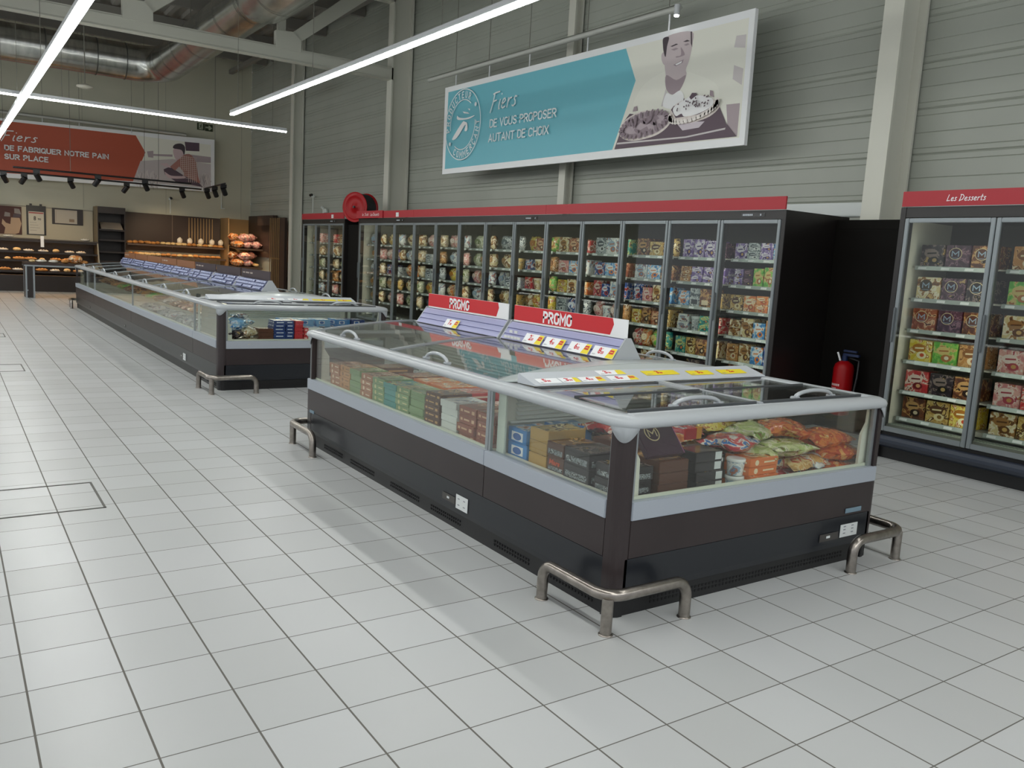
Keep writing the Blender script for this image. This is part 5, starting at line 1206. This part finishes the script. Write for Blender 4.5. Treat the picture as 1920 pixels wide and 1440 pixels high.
# pictures on the board
t = thing('poster', 'picture of a white capped baker, cut by the frame edge', 'poster', (BX+.031, 0, 0))
b = B(mat('poster_maroon', '#4a2620', .6)).box(0, .01, .62, 1.67, 1.45, 2.2); b.use(mat('poster_tan', '#b49a80', .6)).prism([(1.25, 1.46), (1.28, 1.62), (1.2, 1.72), (1.22, 1.85), (1.3, 1.75), (1.4, 1.72), (1.42, 1.9), (1.62, 1.9), (1.66, 1.75), (1.6, 1.5), (1.5, 1.46)], .01, .012)
b.use(mat('poster_grey', '#8a8480', .6)).prism([(1.5, 2.02), (1.5, 2.15), (1.62, 2.14), (1.66, 2.0)], .01, .012).prism([(1.26, 1.92), (1.28, 2.04), (1.4, 2.02), (1.4, 1.92)], .01, .012); b.use(mat('poster_plum', '#4c4048', .6)).prism([(1.46, 1.9), (1.48, 2.0), (1.65, 2.0), (1.64, 1.92)], .01, .012)
b.build('poster_sheet', parent=t)
t = thing('price_board', 'black clip board with white price sheet reading 8,90', 'price board', (BX+.031, 0, 0))
B(black).box(0, .02, 1.78, 2.25, 1.47, 2.26).box(0, .03, 1.86, 1.92, 2.24, 2.31).box(0, .03, 2.10, 2.16, 2.24, 2.31).build('clip_frame', parent=t)
b = B(mat('price_sheet', '#c4c0b2', .6)).box(.02, .023, 1.83, 2.20, 1.49, 2.10); b.use(mat('sheet_ink', '#3a3836', .6)); text_into(b, '8', (.0235, 1.95, 1.86), (0, 1, 0), (0, 0, 1), .06, .12, bold=.03); text_into(b, '90', (.0235, 2.05, 1.87), (0, 1, 0), (0, 0, 1), .08, .06, bold=.02)
b.use(mat('sheet_red', '#a04040', .6)).box(.0232, .0242, 1.84, 2.19, 2.05, 2.08); b.use(mat('sheet_ink_pale', '#8c8880', .6))
for k in range(4): b.box(.0232, .0242, 1.86, 2.02+.04*(k % 3), 1.80-k*.07, 1.81-k*.07)
b.build('price_sheet', parent=t)
t = thing('notice_frame', 'dark board with a pale framed notice right of the price board', 'notice', (BX+.031, 0, 0))
B(dkm).box(0, .02, 2.40, 3.17, 1.80, 2.24).build('notice_back', parent=t)
b = B(mat('notice_sheet', '#b9b2a4', .6)).box(.02, .023, 2.47, 3.02, 1.83, 2.20); b.use(mat('notice_line', '#8e7a66', .6)).box(.0232, .024, 2.5, 2.99, 2.17, 2.175).box(.0232, .024, 2.5, 2.505, 1.87, 2.17).box(.0232, .024, 2.82, 2.95, 1.88, 1.96); b.build('notice_sheet', parent=t)
# bread goods
crust = noisy('bread_crust', '#b0753c', '#c99254', 14, .6, .4); pale_b = noisy('pale_bread', '#d8b880', '#e6cd9c', 14, .6, .3); film = noisy('film_wrapped_bread', '#d8d2c4', '#e8e2d6', 10, .2, .5, 0, .8); rosy = noisy('rosy_wrapped_bread', '#c8705c', '#e0a894', 22, .25, .6, 0, .6); orb = noisy('orange_wrapped_bread', '#c86a30', '#e0955a', 22, .25, .6, 0, .6)
def loaf(m, l, w, h, key, slashes=0):
    if key in PR: return PR[key]
    b = B(m); n = 14; r = 10; vs = []; fs = []
    for i in range(n+1):
        u = i/n; q = max(.05, math.sin(PI*u)**.45)
        for k in range(r):
            a = 2*PI*k/r; z = h*.5+h*.5*q*math.sin(a); vs.append((w/2*q*math.cos(a), (u-.5)*l, max(0, z)+.01*math.sin(u*26)*q*(1 if math.sin(a) > .3 else 0)))
    for i in range(n):
        for k in range(r): fs.append((i*r+k, i*r+(k+1) % r, (i+1)*r+(k+1) % r, (i+1)*r+k))
    b.add(vs, fs, True).add(vs[:r], [list(range(r))]).add(vs[-r:], [list(range(r))])
    PR[key] = proto('loaf_of_bread', b); return PR[key]
L1 = loaf(crust, .42, .14, .10, 'l1'); L2 = loaf(pale_b, .32, .17, .095, 'l2'); L3 = loaf(film, .26, .2, .075, 'l3'); L4 = loaf(crust, .30, .17, .085, 'l4'); L5 = loaf(rosy, .34, .26, .24, 'l5'); L6 = loaf(orb, .36, .26, .22, 'l6'); L5 = pillow('pink', .30, .30, .22, 2, 'wrapped_bread'); L6 = pillow('orange', .30, .30, .22, 4, 'wrapped_bread'); L7 = loaf(pale_b, .14, .13, .07, 'l7')
b = bag_mesh(B(film), .16, .20, .14, 3, 2.2); PR['wb'] = proto('wrapped_loaf', b)
def shelves(t, y0, y1, xs, zs, warm=True, rail=dkm, tilt=0):
    for (xb, xf), z in zip(xs, zs):
        s = B(shelfm).prism([(xb, z-.02), (xf, z-.02-tilt), (xf, z-tilt), (xb, z)], y0, y1, 'y').build('shelf', parent=t)
        B(rail).box(xf, xf+.015, y0, y1, z-.035-tilt, z+.012-tilt).build('shelf_edge', parent=s)
        if warm: B(warmstrip).box(xf-.10, xf-.06, y0+.05, y1-.05, z-.034-tilt, z-.021-tilt).build('shelf_light', parent=s)
# left gondola
t = thing('bread_shelf_unit', 'dark bread shelving with warm lit shelves under the cream board', 'shelving')
B(dkm).box(-21.9, -20.55, -2.5, 3.42, 0, .42).box(-21.9, -21.85, -2.5, 3.42, .42, 1.32).build('unit_carcass', parent=t)
B(mat('shelf_top_board', '#4a4038', .4)).box(-21.9, -21.05, -2.5, 3.42, 1.34, 1.37).build('top_board', parent=t)
shelves(t, -2.5, 3.42, [(-21.85, -20.6), (-21.85, -20.75), (-21.85, -20.9), (-21.85, -21.05)], [.52, .80, 1.02, 1.32])
B(mat('cream_upright', '#b4ab96', .5)).prism([(-21.0, 1.33), (-20.98, 1.33), (-20.55, .42), (-20.6, .42)], 3.39, 3.42, 'y').build('side_strip', parent=t)
b = B(paper).box(-20.9, -20.89, 2.02, 2.10, 1.16, 1.45); b.build('sign_strip', label='upright white label strip clipped on the left bread shelves', cat='label strip')
n = 0
for z, xf, kind in ((.521, -20.72, (L2, L4, L3)), (.801, -20.9, (L4, L7, L4)), (1.021, -21.05, (L3, L3, L2)), (1.372, -21.2, (L3,))):
    y = .9 if z < 1.3 else .7; k = 0
    while y < 3.3:
        o = kind[k % len(kind)]
        if not (z > 1.3 and 1.4 < y < 2.9):
            place(o, (xf-.05, y, z), random.uniform(-.3, .3)+(PI/2 if o in (L1, L2) else 0), f'loaf on the {["lowest", "second", "third", "top"][[.521, .801, 1.021, 1.372].index(z)]} shelf of the left bread unit, {ORD[min(19, k)]} along', 'bread', 'loaves on the left bread unit')
        y += random.uniform(.26, .36); k += 1
# dark tall unit with the tilted tray
t = thing('tall_shelf_unit', 'tall dark shelf unit between the two bread displays', 'shelving')
B(dkm).box(-21.95, -21.9, 3.46, 4.18, 0, 2.36).box(-21.9, -21.35, 3.46, 3.49, 0, 2.36).box(-21.9, -21.35, 4.15, 4.18, 0, 2.36).box(-21.9, -21.35, 3.49, 4.15, 2.18, 2.36).box(-21.9, -21.2, 3.46, 4.18, 0, .5).build('unit_carcass', parent=t)
B(mat('tan_unit_side', '#7a6a50', .5)).box(-21.95, -21.3, 3.435, 3.458, 0, 2.36).build('unit_side', parent=t)
shelves(t, 3.5, 4.15, [(-21.9, -21.3)]*3, [.85, 1.12, 1.45], False)
b = B(mat('grey_paper_pad', '#a59a8c', .6)).prism([(-21.7, 1.92), (-21.3, 1.74), (-21.29, 1.76), (-21.69, 1.94)], 3.55, 4.1, 'y'); b.use(dkm).prism([(-21.72, 1.9), (-21.28, 1.70), (-21.28, 1.74), (-21.72, 1.92)], 3.5, 4.14, 'y'); b.build('tilted_tray', label='tilted tray with a grey pad in the tall dark unit', cat='tray')
# long bread display
t = thing('bread_display', 'long bread display with two lit shelves under dark panels', 'shelving')
B(dk).box(-21.95, -21.92, 4.2, 6.95, 1.2, 2.28).box(-21.95, -21.3, 4.2, 6.95, 0, .7).build('back_panel', parent=t)
B(mat('panel_joint', '#6a5c50', .5)).box(-21.919, -21.915, 5.55, 5.57, 1.3, 2.28).build('panel_joint', parent=t)
b = B(oak)
for k in range(9): b.box(-21.915, -21.89, 6.02+k*.085, 6.045+k*.085, 1.5, 2.24)
b.build('oak_slats', parent=t)
shelves(t, 4.22, 6.93, [(-21.9, -21.3), (-21.9, -21.15), (-21.9, -21.0)], [1.38, 1.05, .74], True, mat('brown_shelf_front', '#57473e', .4))
for z, xf in ((1.382, -21.45), (1.052, -21.32), (.742, -21.2)):
    y = 4.3; k = 0
    while y < 6.85:
        o = random.choice((L1, L2, L4, L4, L2)); 
        place(o, (xf+random.uniform(-.06, .06), y, z), PI/2+random.uniform(-.45, .45), f'loaf on the {"top" if z > 1.3 else ("middle" if z > 1 else "lowest")} shelf of the long bread display, {ORD[k] if k < 20 else "last"} along', 'bread', 'loaves on the long bread display')
        if z > 1.3 and y > 5.5 and k % 2: place(PR['wb'], (xf-.02, y+.06, z+.06), PI/2+random.uniform(-.3, .3), f'film wrapped loaf standing {ORD[min(19, k)]} along the top bread shelf', 'bread', 'film wrapped loaves')
        y += random.uniform(.135, .17); k += 1
# corner display with oak back
t = thing('corner_bread_display', 'corner bread display with oak back and tilted shelves', 'shelving')
B(oak).box(-21.95, -21.92, 6.97, 7.85, 0, 2.3).box(-21.92, -21.1, 6.97, 7.0, 0, 2.3).build('oak_back', parent=t)
B(dk).box(-21.9, -19.3, 7.82, 7.86, 1.2, 2.42).build('dark_panel', parent=t)
shelves(t, 7.02, 7.8, [(-21.6, -20.4)]*2, [1.47, .93], True, mat('brown_shelf_front', '#57473e', .4), .06)
k = 0
for z in (1.47, .93):
    for i, (x, y) in enumerate(((-20.6, 7.14), (-20.62, 7.40), (-20.6, 7.66), (-20.95, 7.16), (-20.98, 7.42), (-21.0, 7.68), (-21.32, 7.2), (-21.35, 7.6))):
        o = (L6, L5, L5)[i % 3] if z > 1 else (L6, L5, L2)[i % 3]
        if i in (1, 3, 5, 7): place(L5 if i % 4 == 1 else L6, (x+.08, y-.1, z+.20-.06*(x+21.45)/1.2), .4*i, f'wrapped bread lying on top, {ORD[i]} place of the {"upper" if z > 1 else "lower"} corner shelf', 'bread', 'breads on the tilted corner shelves')
        place(o, (x, y, z+.002-.06*(x+21.45)/1.2), random.uniform(-.2, .2)+PI/2, f'{"orange" if i % 3 == 0 else ("rosy" if o is L5 else "pale")} wrapped bread, {ORD[i]} on the {"upper" if z > 1 else "lower"} tilted corner shelf', 'bread', 'breads on the tilted corner shelves')
# slat screen
t = thing('slat_screen', 'upright oak slat screen with dark frame beside the cladding column', 'screen')
b = B(oak)
for k in range(7): b.box(-19.05+k*.15, -19.02+k*.15, 7.565, 7.58, 0, 2.32)
b.box(-19.08, -18.1, 7.58, 7.595, 1.18, 1.22); b.build('oak_slats', parent=t)
B(dk).box(-18.15, -17.75, 7.55, 7.62, 0, 2.32).box(-20.3, -18.9, 7.60, 7.64, 2.12, 2.40).box(-19.05, -18.15, 7.64, 7.66, 0, 2.3).build('dark_frame', parent=t)
# display table
t = thing('display_table', 'steel framed display table with bread on top before the shelves', 'table', (-18.3, 2.1, 0))
for x in (.26, -.26):
    for y in (-.64, -.48, .54, .70): B(alu).box(x-.018, x+.018, y-.018, y+.018, 0, .775).build('leg', parent=t)
for y in (-.64, .54): B(dkm).box(-.25, -.22, y+.02, y+.14, 0, .74).build('leg_panel', parent=t); B(dkm).box(.22, .25, y+.02, y+.14, 0, .74).build('leg_panel', parent=t); B(dkm).box(-.24, .24, y-.01, y+.01, 0, .74).build('leg_panel', parent=t)
B(alu).box(-.32, .30, -.68, .74, .74, .775, .003).build('table_frame', parent=t)
B(dk).box(-.33, .29, -.68, .74, .776, .83).build('table_top', parent=t)
B(alu).box(-.28, .26, -.64, -.60, .16, .19).box(-.28, .26, .64, .68, .16, .19).build('cross_bar', parent=t)
for k, (o, y, lb) in enumerate(((L7, -.5, 'small bun at the open end of the display table'), (L3, -.3, 'film wrapped bun on the display table'), (L3, -.05, 'second film wrapped bun on the display table'), (L4, .2, 'brown loaf in the middle of the display table'), (L6, .42, 'orange brown loaf on the display table beside the basket end'), (L4, .6, 'brown loaf at the freezer end of the display table'))):
    place(o, (-18.2, 2.1+y, .831), .4*k, lb, 'bread', 'breads on the display table')
# black spot tracks
def track(p0, p1, lb, spots, cab=(.3, .8), top=7.01):
    t = thing('spot_light_track', lb, 'track light', p0); p0, p1 = Vector(p0), Vector(p1); d = p1-p0
    B(black).tube([(0, 0, 0), d], .022, 4).build('track_rail', parent=t)
    for c in cab: q = d*c; B(cable).tube([q, (q.x, q.y, top-p0.z)], .006, 5).build('suspension_cable', parent=t)
    for f, s_ in spots:
        q = d*f; h = B(black).box(q.x-.03, q.x+.03, q.y-.07, q.y+.07, q.z-.10, q.z-.01).cyl((q.x, q.y, q.z-.08), (q.x-.02, q.y+.0, q.z-.14), .015, 8).cyl((q.x+.03, q.y-.02*s_, q.z-.10), (q.x-.08, q.y+.07*s_, q.z-.25), .062, 14).build('spot_head', parent=t)
        B(warmspot).cyl((q.x-.0805, q.y+.07*s_, q.z-.2505), (q.x-.083, q.y+.072*s_, q.z-.254), .05, 14).build('spot_lens', parent=h)
warmspot = mat('warm_spot_lens', '#ffd29a', emis=25)
track((-18.3, 1.27, 3.01), (-18.3, 5.25, 3.01), 'black spot track in front of the rust banner, nearer one', [(.12, 1), (.45, -1), (.72, 1)], (.3, .8), 5.42)
track((-19.9, -1.5, 2.99), (-19.9, 5.9, 2.99), 'black spot track in front of the rust banner, farther one', [(.36, 1), (.42, -1), (.56, 1), (.74, -1), (.93, 1)])
track((-19.3, 5.85, 2.99), (-16.6, 5.65, 2.99), 'short black spot track running toward the camera over the bakery', [(.1, 1), (.5, 1), (.92, 1)], (.5,))
for (x, y, z, e, tx) in ((-19.6, 1.8, 2.7, 60, -21.3), (-19.6, 5.0, 2.7, 110, -21.4), (-19.3, 6.9, 2.7, 120, -21)):
    ld = bpy.data.lights.new('bakery_spot', 'SPOT'); ld.energy = e; ld.color = (1, .72, .42); ld.spot_size = 1.5; ld.spot_blend = .8; ld.shadow_soft_size = .06
    lo = bpy.data.objects.new('bakery_spot', ld); COL.objects.link(lo); lo.location = (x, y, z)
    lo.rotation_euler = (Vector((tx, y+.3, .9))-Vector((x, y, z))).to_track_quat('-Z', 'Y').to_euler()
